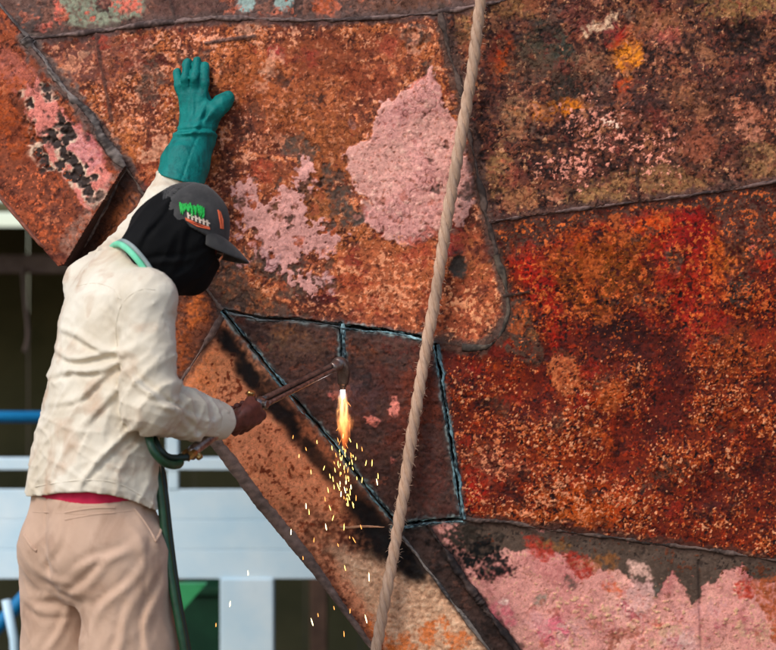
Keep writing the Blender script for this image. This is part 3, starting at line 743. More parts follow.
def crust(scale, rough_, lo_, hi_, dark, prev, amt):
    a_ = N.new('ShaderNodeTexNoise'); a_.inputs['Scale'].default_value = scale; a_.inputs['Detail'].default_value = 7; a_.inputs['Roughness'].default_value = rough_; a_.inputs['Distortion'].default_value = .5
    L.new(tc.outputs['Object'], a_.inputs['Vector'])
    b_ = N.new('ShaderNodeMapRange'); b_.inputs['From Min'].default_value = lo_; b_.inputs['From Max'].default_value = hi_
    L.new(a_.outputs['Fac'], b_.inputs['Value'])
    c_ = N.new('ShaderNodeMath'); c_.operation = 'MULTIPLY'; L.new(b_.outputs[0], c_.inputs[0]); L.new(ca.outputs['Fac'], c_.inputs[1])
    d_ = N.new('ShaderNodeMath'); d_.operation = 'MULTIPLY'; d_.inputs[1].default_value = amt; L.new(c_.outputs[0], d_.inputs[0])
    e_ = N.new('ShaderNodeMix'); e_.data_type = 'RGBA'; e_.blend_type = 'MULTIPLY'; e_.inputs[7].default_value = dark
    L.new(d_.outputs[0], e_.inputs[0]); L.new(prev, e_.inputs[6])
    return e_.outputs[2]
k1 = crust(70, .72, .54, .585, (.28,.22,.21,1), mx.outputs[2], .95)
k2 = crust(150, .75, .55, .61, (1.75,1.55,1.4,1), k1, .75)
k3 = crust(34, .7, .56, .62, (.42,.30,.28,1), k2, .6)
L.new(k3, bs.inputs['Base Color'])
nr = N.new('ShaderNodeTexNoise'); nr.inputs['Scale'].default_value = 60; nr.inputs['Detail'].default_value = 3
L.new(tc.outputs['Object'], nr.inputs['Vector'])
mr = N.new('ShaderNodeMapRange'); mr.inputs['From Min'].default_value = .3; mr.inputs['From Max'].default_value = .7; mr.inputs['To Min'].default_value = .5; mr.inputs['To Max'].default_value = .9
L.new(nr.outputs['Fac'], mr.inputs['Value']); L.new(mr.outputs[0], bs.inputs['Roughness'])
bs.inputs['Specular IOR Level'].default_value = .18
nb = N.new('ShaderNodeTexNoise'); nb.inputs['Scale'].default_value = 330; nb.inputs['Detail'].default_value = 3
L.new(tc.outputs['Object'], nb.inputs['Vector'])
bp = N.new('ShaderNodeBump'); bp.inputs['Strength'].default_value = .45; bp.inputs['Distance'].default_value = .0008
L.new(nb.outputs['Fac'], bp.inputs['Height']); L.new(bp.outputs['Normal'], bs.inputs['Normal'])

hull = empty('ship_hull', (1.2, .45, 0.0))
tag(hull, 'huge rusted ship bow of welded steel plates with peeling pink paint', 'ship hull')
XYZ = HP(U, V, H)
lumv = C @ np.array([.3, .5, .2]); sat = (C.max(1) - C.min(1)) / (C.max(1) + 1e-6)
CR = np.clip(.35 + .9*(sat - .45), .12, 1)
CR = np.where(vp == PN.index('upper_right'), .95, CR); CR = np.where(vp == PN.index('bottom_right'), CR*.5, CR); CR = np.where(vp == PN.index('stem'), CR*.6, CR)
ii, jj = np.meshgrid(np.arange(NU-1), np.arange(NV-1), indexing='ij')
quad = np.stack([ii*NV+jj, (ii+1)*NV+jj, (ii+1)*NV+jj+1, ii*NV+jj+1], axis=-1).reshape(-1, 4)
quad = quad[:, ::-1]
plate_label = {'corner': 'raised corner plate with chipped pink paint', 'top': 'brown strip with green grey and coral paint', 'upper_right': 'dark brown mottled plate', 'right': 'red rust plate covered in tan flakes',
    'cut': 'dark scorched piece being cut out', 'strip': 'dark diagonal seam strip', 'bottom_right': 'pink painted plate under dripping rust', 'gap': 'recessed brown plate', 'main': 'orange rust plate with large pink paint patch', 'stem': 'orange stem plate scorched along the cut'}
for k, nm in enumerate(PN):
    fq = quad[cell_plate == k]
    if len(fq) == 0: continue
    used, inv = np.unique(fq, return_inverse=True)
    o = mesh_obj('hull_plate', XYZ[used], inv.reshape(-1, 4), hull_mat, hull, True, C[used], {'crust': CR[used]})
    o['label'] = plate_label[nm]

# weld beads, slag along the cuts, bar along the stem ----------------------
def densify(pts, step):
    pts = np.asarray(pts, float); out = []
    for a, b in zip(pts[:-1], pts[1:]):
        n = max(1, int(np.linalg.norm(b - a) / step))
        for q_ in range(n): out.append(a + (b - a) * q_ / n)
    out.append(pts[-1]); return np.array(out)

def hull_h(u, v):
    """height of the plate surface at (u, v)"""
    i_ = np.clip(np.searchsorted(ul, u), 0, NU-1); j_ = np.clip(np.searchsorted(vl, v), 0, NV-1)
    return H[i_*NV + j_]

def bead(pts, w, hgt, cols, name='weld_bead', step=1.4, seed=0, lumps=.2, off=0.0, sides=7, wob=.8):
    p = smooth_path(pts, max(8, int(np.sum(np.linalg.norm(np.diff(np.array(pts, float), axis=0), axis=1)) / step)))
    m_ = len(p); s = np.arange(m_) * step
    t = np.gradient(p, axis=0); t /= np.linalg.norm(t, axis=1)[:, None]
    nrm = np.stack([-t[:,1], t[:,0]], 1)
    p = p + nrm * (wob*n2(s/18, s*0+seed, 31))[:, None]
    hs = np.array([np.median(hull_h(p[max(0,k_-6):k_+7,0], p[max(0,k_-6):k_+7,1])) for k_ in range(m_)])
    hs = np.convolve(np.pad(hs, 8, mode='edge'), np.ones(17)/17, 'valid')
    ang = np.linspace(-.15*np.pi, 1.15*np.pi, sides)
    Vt = np.zeros((m_, sides, 3)); Ct = np.zeros((m_, sides, 3))
    c0, c1 = lin(cols[0]), lin(cols[1])
    for j_, a_ in enumerate(ang):
        gapn = np.clip(.75 + .8*n2(s/37, s*0 + seed*1.7, 37) + .3*n2(s/11, s*0 + seed, 38), .12, 1.15)
        lp = gapn + lumps*1.5*(.8*n2(s/4.1, s*0 + j_*.9 + seed*3.1, 32) + 1.3*n2(s/19, s*0 + j_*.5 + seed, 33) + .8*n2(s/47, s*0 + seed, 36))
        uv = p + nrm * (math.cos(a_) * w * lp)[:, None]
        Vt[:, j_] = HP(uv[:,0], uv[:,1], hs + off + np.sin(a_) * hgt * lp)
        k_ = np.clip(.42 + .9*n2(s/4, s*0 + j_*.8 + seed*2.3, 34) + .9*n2(s/21, s*0 + seed, 35), 0, 1)
        Ct[:, j_] = c0 + (c1 - c0) * k_[:, None]
    f_ = [(i_*sides+j_, i_*sides+j_+1, (i_+1)*sides+j_+1, (i_+1)*sides+j_) for i_ in range(m_-1) for j_ in range(sides-1)]
    return mesh_obj(name, Vt.reshape(-1,3), f_, hull_mat, hull, True, Ct.reshape(-1,3))

bead(S1[:7] + [(560,-12), (760,-52)], 2.9, .006, ((66,52,50), (128,104,98)), seed=1)
bead(S2[:7], 3.4, .004, ((54,44,41), (98,80,72)), seed=2); bead(S2[6:12], 3.6, .005, ((60,53,48), (104,90,78)), seed=3)
bead(S3[:5] + [(1000,152)], 2.4, .0065, ((56,42,40), (118,92,86)), seed=4)
bead(S8[:6] + [(1000,594)], 2.6, .005, ((50,40,37), (104,84,76)), seed=5)
bead(DIAG[:6], 5.2, .006, ((62,54,52), (140,126,120)), seed=6, lumps=.16)
bead([(126,167), (165,225), (205,285), (222,310)], 3.5, .008, ((66,54,52), (110,92,84)), seed=7)
bead(S9[:5], 2.8, .007, ((96,76,70), (150,120,108)), seed=8)
bead(STR_L[1:], 2.4, .008, ((60,56,56), (128,116,108)), seed=9); bead(STR_R, 4.0, .010, ((36,30,30), (70,56,52)), seed=10, lumps=.3)
bead([(340,527), (368,527), (398,527)], 1.1, .003, ((170,120,90), (226,176,140)), seed=11)
bead([(66,264), (96,216), (126,167)], 2.4, .010, ((70,62,62), (150,136,130)), seed=12, off=.0)
slag = ((70,92,100), (166,206,214))
def offset(pts, d):
    p = np.array(pts, float); t = np.gradient(p, axis=0); t /= np.linalg.norm(t, axis=1)[:, None]
    return [tuple(x) for x in p + np.stack([-t[:,1], t[:,0]], 1) * d]
for ci, ln in enumerate(CUTS):
    for sgn in (-1, 1):
        if ci == 2:
            bead(offset(densify(ln, 10), sgn*1.6), 1.0, .004, ((52,52,54), (108,114,116)), 'slag_edge', 1.2, 20+ci*2+sgn, .6)
        else:
            bead(offset(densify(ln, 10), sgn*2.0), (.8 if ci == 0 else 1.15) - .2*sgn, .0042, ((34,40,44), (118,150,158)) if ci in (0, 3) else ((44,54,60), (158,196,204)), 'slag_edge', 1.2, 20+ci*2+sgn, .75)

# thick bar edge of the stem
def edge_bar(pts, wfun, depth, cols, seed, name):
    p = densify(pts, 2.0); m_ = len(p)
    s = np.arange(m_)*2.0
    t = np.gradient(p, axis=0); t /= np.linalg.norm(t, axis=1)[:, None]
    nrm = np.stack([t[:,1], -t[:,0]], 1)            # into the plate
    prof = [(-.15, -depth), (-.2, .0), (-.1, .006), (.25, .010), (.6, .010), (.9, .007), (1.05, -.002)]
    k_ = len(prof); Vt = np.zeros((m_, k_, 3)); Ct = np.zeros((m_, k_, 3)); c0, c1 = lin(cols[0]), lin(cols[1])
    w = np.array([wfun(v_) for v_ in p[:,1]])
    hs = np.array([hull_h(a_[0] + 6, a_[1]) for a_ in p]); hs = np.convolve(np.pad(hs, 12, mode='edge'), np.ones(25)/25, 'valid')
    for j_, (o_, h_) in enumerate(prof):
        lp = n2(s/6, s*0 + j_*.7, 40+seed) + .6*n2(s/2.7, s*0 + j_*1.3, 41+seed)
        uv = p + nrm * (w*o_ + (w*.05 + .35)*lp)[:, None]
        Vt[:, j_] = HP(uv[:,0], uv[:,1], hs + h_ + .0015*lp)
        q_ = np.clip(.5 + .7*n2(s/5, s*0 + j_*.9, 42+seed) + .4*n2(s/22, s*0, 43+seed), 0, 1)
        Ct[:, j_] = c0 + (c1 - c0)*q_[:, None]
    f_ = [(i_*k_+j_, (i_+1)*k_+j_, (i_+1)*k_+j_+1, i_*k_+j_+1) for i_ in range(m_-1) for j_ in range(k_-1)]
    return mesh_obj(name, Vt.reshape(-1,3), f_, hull_mat, hull, True, Ct.reshape(-1,3))
edge_bar(SIL[:3], lambda v_: 3.0, .05, ((120,72,58), (170,104,84)), 1, 'stem_edge')
edge_bar(SIL[2:], lambda v_: np.interp(v_, [266, 430, 470, 560, 600, 660, 884], [4, 10, 11, 10, 6, 4, 4]), .05, ((82,68,62), (132,108,98)), 2, 'stem_edge')
# free edge of the corner plate: a wall going back into the recess
p = densify([(64,268), (126,167)], 3.0); hh = np.array([hull_h(a[0]-4, a[1]-2) for a in p])
v0 = HP(p[:,0] + .6*A5[:len(p)], p[:,1], hh + .001); v1 = HP(p[:,0]+1, p[:,1]+.5, hh - .03 - .06*np.linspace(1, 0, len(p))); m_ = len(p)
mesh_obj('plate_edge', np.vstack([v0, v1]), [(i_, i_+1, m_+i_+1, m_+i_) for i_ in range(m_-1)], hull_mat, hull, True, np.tile(lin((84,66,60)), (2*m_, 1)))
# the other side of the bow, running back from the stem
p = densify(SIL, 40); v0 = HP(p[:,0]+1, p[:,1], np.full(len(p), -.04)); v1 = v0 + np.array([3.2, 2.6, 0]); m_ = len(p)
mesh_obj('far_side_plate', np.vstack([v0, v1]), [(i_, i_+1, m_+i_+1, m_+i_) for i_ in range(m_-1)], hull_mat, hull, True, np.tile(lin((110,70,56)), (2*m_, 1)))
# ------------------------------------------------------------------ the worker: smooth solids turned into meshes
def surface_nets(D, xs, ys, zs):
    s = D < 0
    nx, ny, nz = D.shape
    cnt = np.zeros((nx-1, ny-1, nz-1), np.int8)
    for a in (0, 1):
        for b in (0, 1):
            for c in (0, 1):
                cnt += s[a:nx-1+a, b:ny-1+b, c:nz-1+c]
    act = (cnt > 0) & (cnt < 8)
    I, J, K = np.nonzero(act)
    idx = np.full(act.shape, -1, np.int64); idx[I, J, K] = np.arange(len(I))
    acc = np.zeros((len(I), 3)); num = np.zeros(len(I))
    cs = [(a, b, c) for a in (0, 1) for b in (0, 1) for c in (0, 1)]
    for p in cs:
        for q in cs:
            if p < q and sum(abs(x - y) for x, y in zip(p, q)) == 1:
                d0 = D[I+p[0], J+p[1], K+p[2]]; d1 = D[I+q[0], J+q[1], K+q[2]]
                cr = (d0 < 0) != (d1 < 0)
                t = np.where(cr, d0 / np.where(cr, d0 - d1, 1), 0)
                for ax, arr, base in ((0, xs, I), (1, ys, J), (2, zs, K)):
                    v0 = arr[base + p[ax]]; v1 = arr[base + q[ax]]
                    acc[:, ax] += np.where(cr, v0 + (v1 - v0) * t, 0)
                num += cr
    V_ = acc / num[:, None]
    F = []
    # edges along x, y, z
    for ax in range(3):
        sl0 = [slice(None)]*3; sl1 = [slice(None)]*3
        sl0[ax] = slice(0, -1); sl1[ax] = slice(1, None)
        a = s[tuple(sl0)]; b = s[tuple(sl1)]
        ch = np.nonzero(a != b)
        o1, o2 = [(1, 2), (2, 0), (0, 1)][ax]
        c = np.stack(ch, 1)
        ok = (c[:, o1] > 0) & (c[:, o2] > 0) & (c[:, o1] < act.shape[o1]) & (c[:, o2] < act.shape[o2]) & (c[:, ax] < act.shape[ax])
        c = c[ok]
        inside_first = a[tuple(c.T)]
        def cell(d1, d2):
            k = c.copy(); k[:, o1] -= d1; k[:, o2] -= d2
            return idx[tuple(k.T)]
        q = np.stack([cell(1, 1), cell(0, 1), cell(0, 0), cell(1, 0)], 1)
        q[~inside_first] = q[~inside_first][:, ::-1]
        F.append(q)
    F = np.vstack(F); F = F[(F >= 0).all(1)]
    return V_, F

class Vol:
    def __init__(self, lo, hi, h, fine=None):
        ax = []
        for k in range(3):
            if fine is None:
                ax.append(np.arange(lo[k], hi[k] + h, h))
            else:
                flo, fhi, fh = fine
                ax.append(np.concatenate([np.arange(lo[k], flo[k], h), np.arange(flo[k], fhi[k], fh), np.arange(fhi[k], hi[k] + h, h)]))
        self.ax = [a.astype(np.float32) for a in ax]
        self.p = np.meshgrid(*self.ax, indexing='ij')
        self.d = np.full(self.p[0].shape, 1e3, np.float32)
    def add(self, d, k=0.0):
        self.d = smin(self.d, d, k) if k > 0 else np.minimum(self.d, d)
    def cut(self, d, k=0.0):
        self.d = -smin(-self.d, d, k) if k > 0 else np.maximum(self.d, -d)
    def near(self, fn, band=0.03):
        m = np.abs(self.d) < band
        q = [a[m] for a in self.p]
        self.d[m] += fn(q)
    def mesh(self):
        return surface_nets(self.d, *self.ax)

def smin(a, b, k):
    h = np.clip(.5 + .5*(b - a)/k, 0, 1)
    return (b + (a - b)*h - k*h*(1 - h)).astype(np.float32)

def cap_sd(p, a, b, ra, rb, flat=None):
    """tapered capsule; flat=(axis, f) squashes distance along an axis"""
    a = np.asarray(a, np.float32); b = np.asarray(b, np.float32)
    e = b - a; ee = float(e.dot(e)) + 1e-12
    w = [p[i] - a[i] for i in range(3)]
    t = np.clip((w[0]*e[0] + w[1]*e[1] + w[2]*e[2]) / ee, 0, 1)
    q = [w[i] - e[i]*t for i in range(3)]
    r2 = q[0]**2 + q[1]**2 + q[2]**2
    if flat is not None:
        n, f = flat; n = np.asarray(n, float)/np.linalg.norm(n)
        c = q[0]*n[0] + q[1]*n[1] + q[2]*n[2]
        r2 = r2 + (f*f - 1)*c*c
    return (np.sqrt(r2) - (ra + (rb - ra)*t)).astype(np.float32)

def chain(vol, pts, rads, k=.02, flat=None):
    for i in range(len(pts) - 1):
        vol.add(cap_sd(vol.p, pts[i], pts[i+1], rads[i], rads[i+1], flat), k)

def ell_sd(p, c, axes, r):
    w = [p[i] - c[i] for i in range(3)]
    q = [w[0]*a[0] + w[1]*a[1] + w[2]*a[2] for a in axes]
    k0 = np.sqrt(sum((q[i]/r[i])**2 for i in range(3))); k1 = np.sqrt(sum((q[i]/(r[i]*r[i]))**2 for i in range(3)))
    return (k0*(k0 - 1)/(k1 + 1e-9)).astype(np.float32)

def column(p, rows, pad=0.0):
    """vertical body column: rows of (py, cx, Y, a, b, theta)"""
    rows = np.array(rows, float)
    z = np.array([P(r[1], r[0], r[2])[2] for r in rows]); x = np.array([P(r[1], r[0], r[2])[0] for r in rows])
    o = np.argsort(z); zq = p[2]
    f = lambda v: np.interp(zq, z[o], v[o]).astype(np.float32)
    cx, cy, a, b, th = f(x), f(rows[:,2]), f(rows[:,3]) + pad, f(rows[:,4]) + pad, np.radians(f(rows[:,5]))
    dx = p[0] - cx; dy = p[1] - cy
    lat = dx*np.sin(th) - dy*np.cos(th); fw = dx*np.cos(th) + dy*np.sin(th)
    n = 2.3
    k0 = (np.abs(lat/a)**n + np.abs(fw/b)**n)**(1/n)
    k1 = np.sqrt((lat/(a*a))**2 + (fw/(b*b))**2)
    d = k0*(k0 - 1)/(k1 + 1e-6)
    d = np.clip(d, -.12, 1e3)
    top, bot = z.max(), z.min()
    return np.maximum(d, np.maximum(zq - top, bot - zq)).astype(np.float32)

# pose ------------------------------------------------------------------
Rs, Re, Rw = P(146,302,-.11), P(149,406,-.15), P(222,422,.055)
Ls, Le, Lw = P(91,285,.165), P(141,237,.325), P(177,179,.395)
HC = P(181, 235, .06)                                   # head centre
hyaw, hpit = R(20), R(26)
hf = np.array([math.cos(hyaw)*math.cos(hpit), math.sin(hyaw)*math.cos(hpit), -math.sin(hpit)])
hu = np.array([math.sin(hpit)*math.cos(hyaw), math.sin(hpit)*math.sin(hyaw), math.cos(hpit)])
hl = np.cross(hf, hu)                                    # to his right, towards the viewer
HA = (hf, hl, hu)
hd = lambda f_, l_, u_: HC + hf*f_ + hl*l_ + hu*u_
NB = P(128, 262, .05)                                    # base of the neck
TORSO = [(515,92,0,.164,.122,40), (470,93,0,.160,.119,39), (440,96,0,.154,.112,37), (400,101,0,.148,.104,35), (350,107,.01,.148,.100,31), (318,111,.02,.150,.100,28), (296,114,.03,.146,.094,26), (278,118,.045,.112,.078,25), (264,122,.055,.070,.062,25), (256,124,.06,.045,.045,25)]
PELVIS = [(492,92,0,.154,.116,40), (510,92,0,.155,.117,40), (535,93,0,.155,.119,40), (560,95,0,.150,.116,40), (585,97,0,.142,.108,40), (600,98,0,.11,.08,40)]
def ztoP(px, z, Y): return np.array([(px-388)/FPX*(Y-CAM_Y), Y, z])
Rh, Rk, Ra = P(123,565,-.066), ztoP(136,.50,-.065), ztoP(127,.09,-.075)
Lh, Lk, La = P(63,565,.065), ztoP(70,.50,.085), ztoP(64,.09,.075)
fdir = np.array([math.cos(R(40)), math.sin(R(40)), 0]); rdir = np.array([math.sin(R(40)), -math.cos(R(40)), 0])

person = empty('person', (P(95,565,0)[0], 0, 0))
tag(person, 'worker in pale shirt, khaki trousers and black hood cutting the hull with a torch', 'person')

# torch axis (also used by the gripping hand)
T_head = P(336, 366, .425); T_grip = P(243, 412, .10)
tax = (T_head - T_grip) / np.linalg.norm(T_head - T_grip)
T_rear = P(190, 453, -.055)
rax = (T_grip - T_rear) / np.linalg.norm(T_grip - T_rear)
# hand frame: tax along the handle, dn = dorsal (towards viewer and down), kn = knuckle side
dn = np.array([.15, -.86, -.42]); dn -= tax*dn.dot(tax); dn /= np.linalg.norm(dn)
kd = np.cross(dn, tax); kd /= np.linalg.norm(kd)
if kd[2] > 0: kd = -kd                                   # points down-right, across the handle

skin = noise_mat('skin', (82,42,34), (112,58,48), 60, .55, 0, .35, 350, .0012, spec=.4)
fl = (T_grip - .10, T_grip + .09, .0027)
v = Vol((-.84, -.30, -.01), (-.20, .50, 1.98), .0135, fl)
v.add(column(v.p, TORSO, -.022)); v.add(column(v.p, PELVIS, -.024), .03)
chain(v, [Rs, Re, Rw], [.046, .036, .029], .03); chain(v, [Ls, Le, Lw, HP(200,138,.040), HP(199,100,.018)], [.044, .034, .026, .020, .012], .02)
chain(v, [Rh, Rk, Ra], [.075, .052, .038], .04); chain(v, [Lh, Lk, La], [.075, .052, .038], .04)
for a_ in (Ra, La):
    v.add(cap_sd(v.p, a_ + [0,0,-.045] - fdir*.03, a_ + [0,0,-.055] + fdir*.13, .036, .028), .02)
chain(v, [NB + [0,0,-.03], hd(-.03, 0, -.06)], [.058, .056], .03)
v.add(ell_sd(v.p, hd(-.005,0,.012), HA, (.084, .068, .100)), .03); v.add(ell_sd(v.p, hd(.035,0,-.06), HA, (.052, .048, .052)), .03)
v.add(cap_sd(v.p, hd(.078,0,.01), hd(.090,0,-.03), .009, .012), .015)      # nose
for s_ in (-1, 1):
    v.cut(ell_sd(v.p, hd(.090, s_*.032, .012), HA, (.014, .016, .010)), .008)
    v.add(ell_sd(v.p, hd(.074, s_*.032, .012), HA, (.012, .013, .011)), .003)
    v.add(ell_sd(v.p, hd(-.01, s_*.074, -.005), HA, (.018, .010, .030)), .006)
v.cut(ell_sd(v.p, hd(.093,0,-.062), HA, (.012, .024, .004)), .006)           # mouth
# right hand closed on the torch handle
WR = Rw + (T_grip - Rw)*.10
palm = T_grip + dn*.030 + kd*.004
for q_, (s0, wr) in enumerate(((-.034, .0), (-.012, .0), (.010, 0), (.031, 0))):
    root = WR + dn*.004 + tax*(s0*.35)
    mcp = T_grip + tax*(s0 + .004) + dn*(.031 - .003*abs(q_-2)) + kd*(.006 + .003*(q_ in (1, 2)))
    v.add(cap_sd(v.p, root, mcp, .015, .0118), .016)
v.add(ell_sd(v.p, T_grip + dn*.022 - kd*.012 - tax*.008, (tax, dn, kd), (.044, .015, .024)), .012)
v.near(lambda q_: np.zeros_like(q_[0]))
fingers = None
for q_, s0 in enumerate((-.034, -.0125, .0095, .031)):
    mcp = T_grip + tax*(s0 + .004) + dn*(.031 - .003*abs(q_-2)) + kd*(.006 + .003*(q_ in (1, 2)))
    r_ = (.0088, .0096, .0102, .0098)[q_]
    pip = T_grip + tax*(s0 + .004) + dn*.008 + kd*(.040 + .003*(q_ in (1, 2)))
    dip = T_grip + tax*(s0 + .003) - dn*.022 + kd*.026
    tip = T_grip + tax*(s0 + .002) - dn*.025 + kd*.000
    f_ = np.minimum.reduce([cap_sd(v.p, mcp, pip, r_*1.12, r_), cap_sd(v.p, pip, dip, r_, r_*.92), cap_sd(v.p, dip, tip, r_*.92, r_*.8)])
    f_ = np.minimum(f_, ell_sd(v.p, mcp + dn*.003 + kd*.002, (tax, dn, kd), (.0098, .0095, .0105)))
    fingers = f_ if fingers is None else smin(fingers, f_, .0012)
v.add(fingers, .0035)
th0 = T_grip - kd*.018 + dn*.018 - tax*.020; th1 = T_grip - kd*.027 + dn*.004 + tax*.016; th2 = T_grip - kd*.021 - dn*.012 + tax*.046
thumb = np.minimum(cap_sd(v.p, th0, th1, .0150, .0115), cap_sd(v.p, th1, th2, .0112, .0088))
v.add(thumb, .006)
Vb, Fb = v.mesh()
body = mesh_obj('body', Vb, Fb, skin, person); body['label'] = 'dark brown skin, bare right hand closed round the torch'
del v

# cloth -------------------------------------------------------------------
def cloth_mat(name, c1, c2, stain, stain_amt=.5, scale=9, weave=900, rough=.85, wave_rgb=None, sstr=.35):
    m, nt, b = mat_new(name); N, L = nt.nodes, nt.links
    tc = N.new('ShaderNodeTexCoord')
    n1 = N.new('ShaderNodeTexNoise'); n1.inputs['Scale'].default_value = scale; n1.inputs['Detail'].default_value = 6; n1.inputs['Roughness'].default_value = .6
    L.new(tc.outputs['Object'], n1.inputs['Vector'])
    cr = N.new('ShaderNodeValToRGB'); cr.color_ramp.elements[0].position = .35; cr.color_ramp.elements[1].position = .68
    cr.color_ramp.elements[0].color = rgba(c1); cr.color_ramp.elements[1].color = rgba(c2)
    L.new(n1.outputs['Fac'], cr.inputs['Fac'])
    n2_ = N.new('ShaderNodeTexNoise'); n2_.inputs['Scale'].default_value = scale*1.9; n2_.inputs['Detail'].default_value = 7; n2_.inputs['Distortion'].default_value = .6
    L.new(tc.outputs['Object'], n2_.inputs['Vector'])
    mr_ = N.new('ShaderNodeMapRange'); mr_.inputs['From Min'].default_value = .52; mr_.inputs['From Max'].default_value = .75; mr_.inputs['To Max'].default_value = stain_amt
    L.new(n2_.outputs['Fac'], mr_.inputs['Value'])
    mx_ = N.new('ShaderNodeMix'); mx_.data_type = 'RGBA'; mx_.inputs[7].default_value = rgba(stain)
    L.new(mr_.outputs[0], mx_.inputs[0]); L.new(cr.outputs['Color'], mx_.inputs[6])
    L.new(mx_.outputs[2], b.inputs['Base Color'])
    b.inputs['Roughness'].default_value = rough; b.inputs['Specular IOR Level'].default_value = .2
    b.inputs['Sheen Weight'].default_value = .12 if c2[0] > 60 else 0
    n3_ = N.new('ShaderNodeTexNoise'); n3_.inputs['Scale'].default_value = weave; n3_.inputs['Detail'].default_value = 2
    L.new(tc.outputs['Object'], n3_.inputs['Vector'])
    n4_ = N.new('ShaderNodeTexNoise'); n4_.noise_type = 'RIDGED_MULTIFRACTAL'; n4_.inputs['Scale'].default_value = 16; n4_.inputs['Detail'].default_value = 5; n4_.inputs['Distortion'].default_value = .4
    L.new(tc.outputs['Object'], n4_.inputs['Vector'])
    ad = N.new('ShaderNodeMath'); ad.operation = 'MULTIPLY_ADD'; ad.inputs[1].default_value = 2.0
    L.new(n4_.outputs['Fac'], ad.inputs[0]); L.new(n3_.outputs['Fac'], ad.inputs[2])
    bp_ = N.new('ShaderNodeBump'); bp_.inputs['Strength'].default_value = sstr; bp_.inputs['Distance'].default_value = .0015
    L.new(ad.outputs[0], bp_.inputs['Height']); L.new(bp_.outputs['Normal'], b.inputs['Normal'])
    return m

def ridge(n, pw=1.0):
    return (1 - np.abs(n)*1.6).clip(0, 1)**pw

def fold(q, c, ax, along, amp, wid, length, seed=0, bend=0.0):
    """one long soft crease through c: ax = direction of the crease, along = direction across it"""
    w = [q[i] - c[i] for i in range(3)]
    ax = np.asarray(ax, float)/np.linalg.norm(ax); al = np.asarray(along, float); al -= ax*al.dot(ax); al /= np.linalg.norm(al)
    s = w[0]*ax[0] + w[1]*ax[1] + w[2]*ax[2]; t = w[0]*al[0] + w[1]*al[1] + w[2]*al[2]
    t = t + bend*s*s + .006*np.sin(s*40 + seed*3)
    g = np.exp(-(s/length)**2)
    return -amp*g*(np.exp(-(t/wid)**2) - .75*np.exp(-((t - 1.5*wid)/(wid*.8))**2))

# shirt
shirt_mat = cloth_mat('shirt_cloth', (202,188,166), (222,213,196), (176,138,108), .85, 6)
v = Vol((-.845, -.265, .985), (-.33, .465, 1.80), .0041)
def sleeve_wob(p): return 0
v.add(column(v.p, TORSO, .004))
v.add(cap_sd(v.p, P(128,276,.05), P(128,300,.03), .055, .080), .05)
chain(v, [P(126,286,.03), Rs], [.056, .058], .05); chain(v, [P(114,282,.07), Ls], [.052, .049], .05)
arm_d = np.minimum.reduce([cap_sd(v.p, Rs, (Rs+Re)/2, .060, .059), cap_sd(v.p, (Rs+Re)/2, Re, .059, .058)])
v.d = smin(v.d, arm_d, np.interp(v.p[2], [1.30, 1.36, 1.46], [.006, .010, .05]).astype(np.float32))
chain(v, [Re, Re*.5+Rw*.5, Rw*.86+Re*.14], [.056, .053, .043], .008)
chain(v, [Ls, Le], [.050, .047], .05); chain(v, [Le, Lw, HP(192,164,.066)], [.046, .041, .028], .03)
v.cut(cap_sd(v.p, hd(.10,0,.0), hd(-.04,0,-.02), .10, .09), .01)        # keep clear of the hood
e_r = (Rw - Re)/np.linalg.norm(Rw - Re); u_r = (Re - Rs)/np.linalg.norm(Re - Rs)
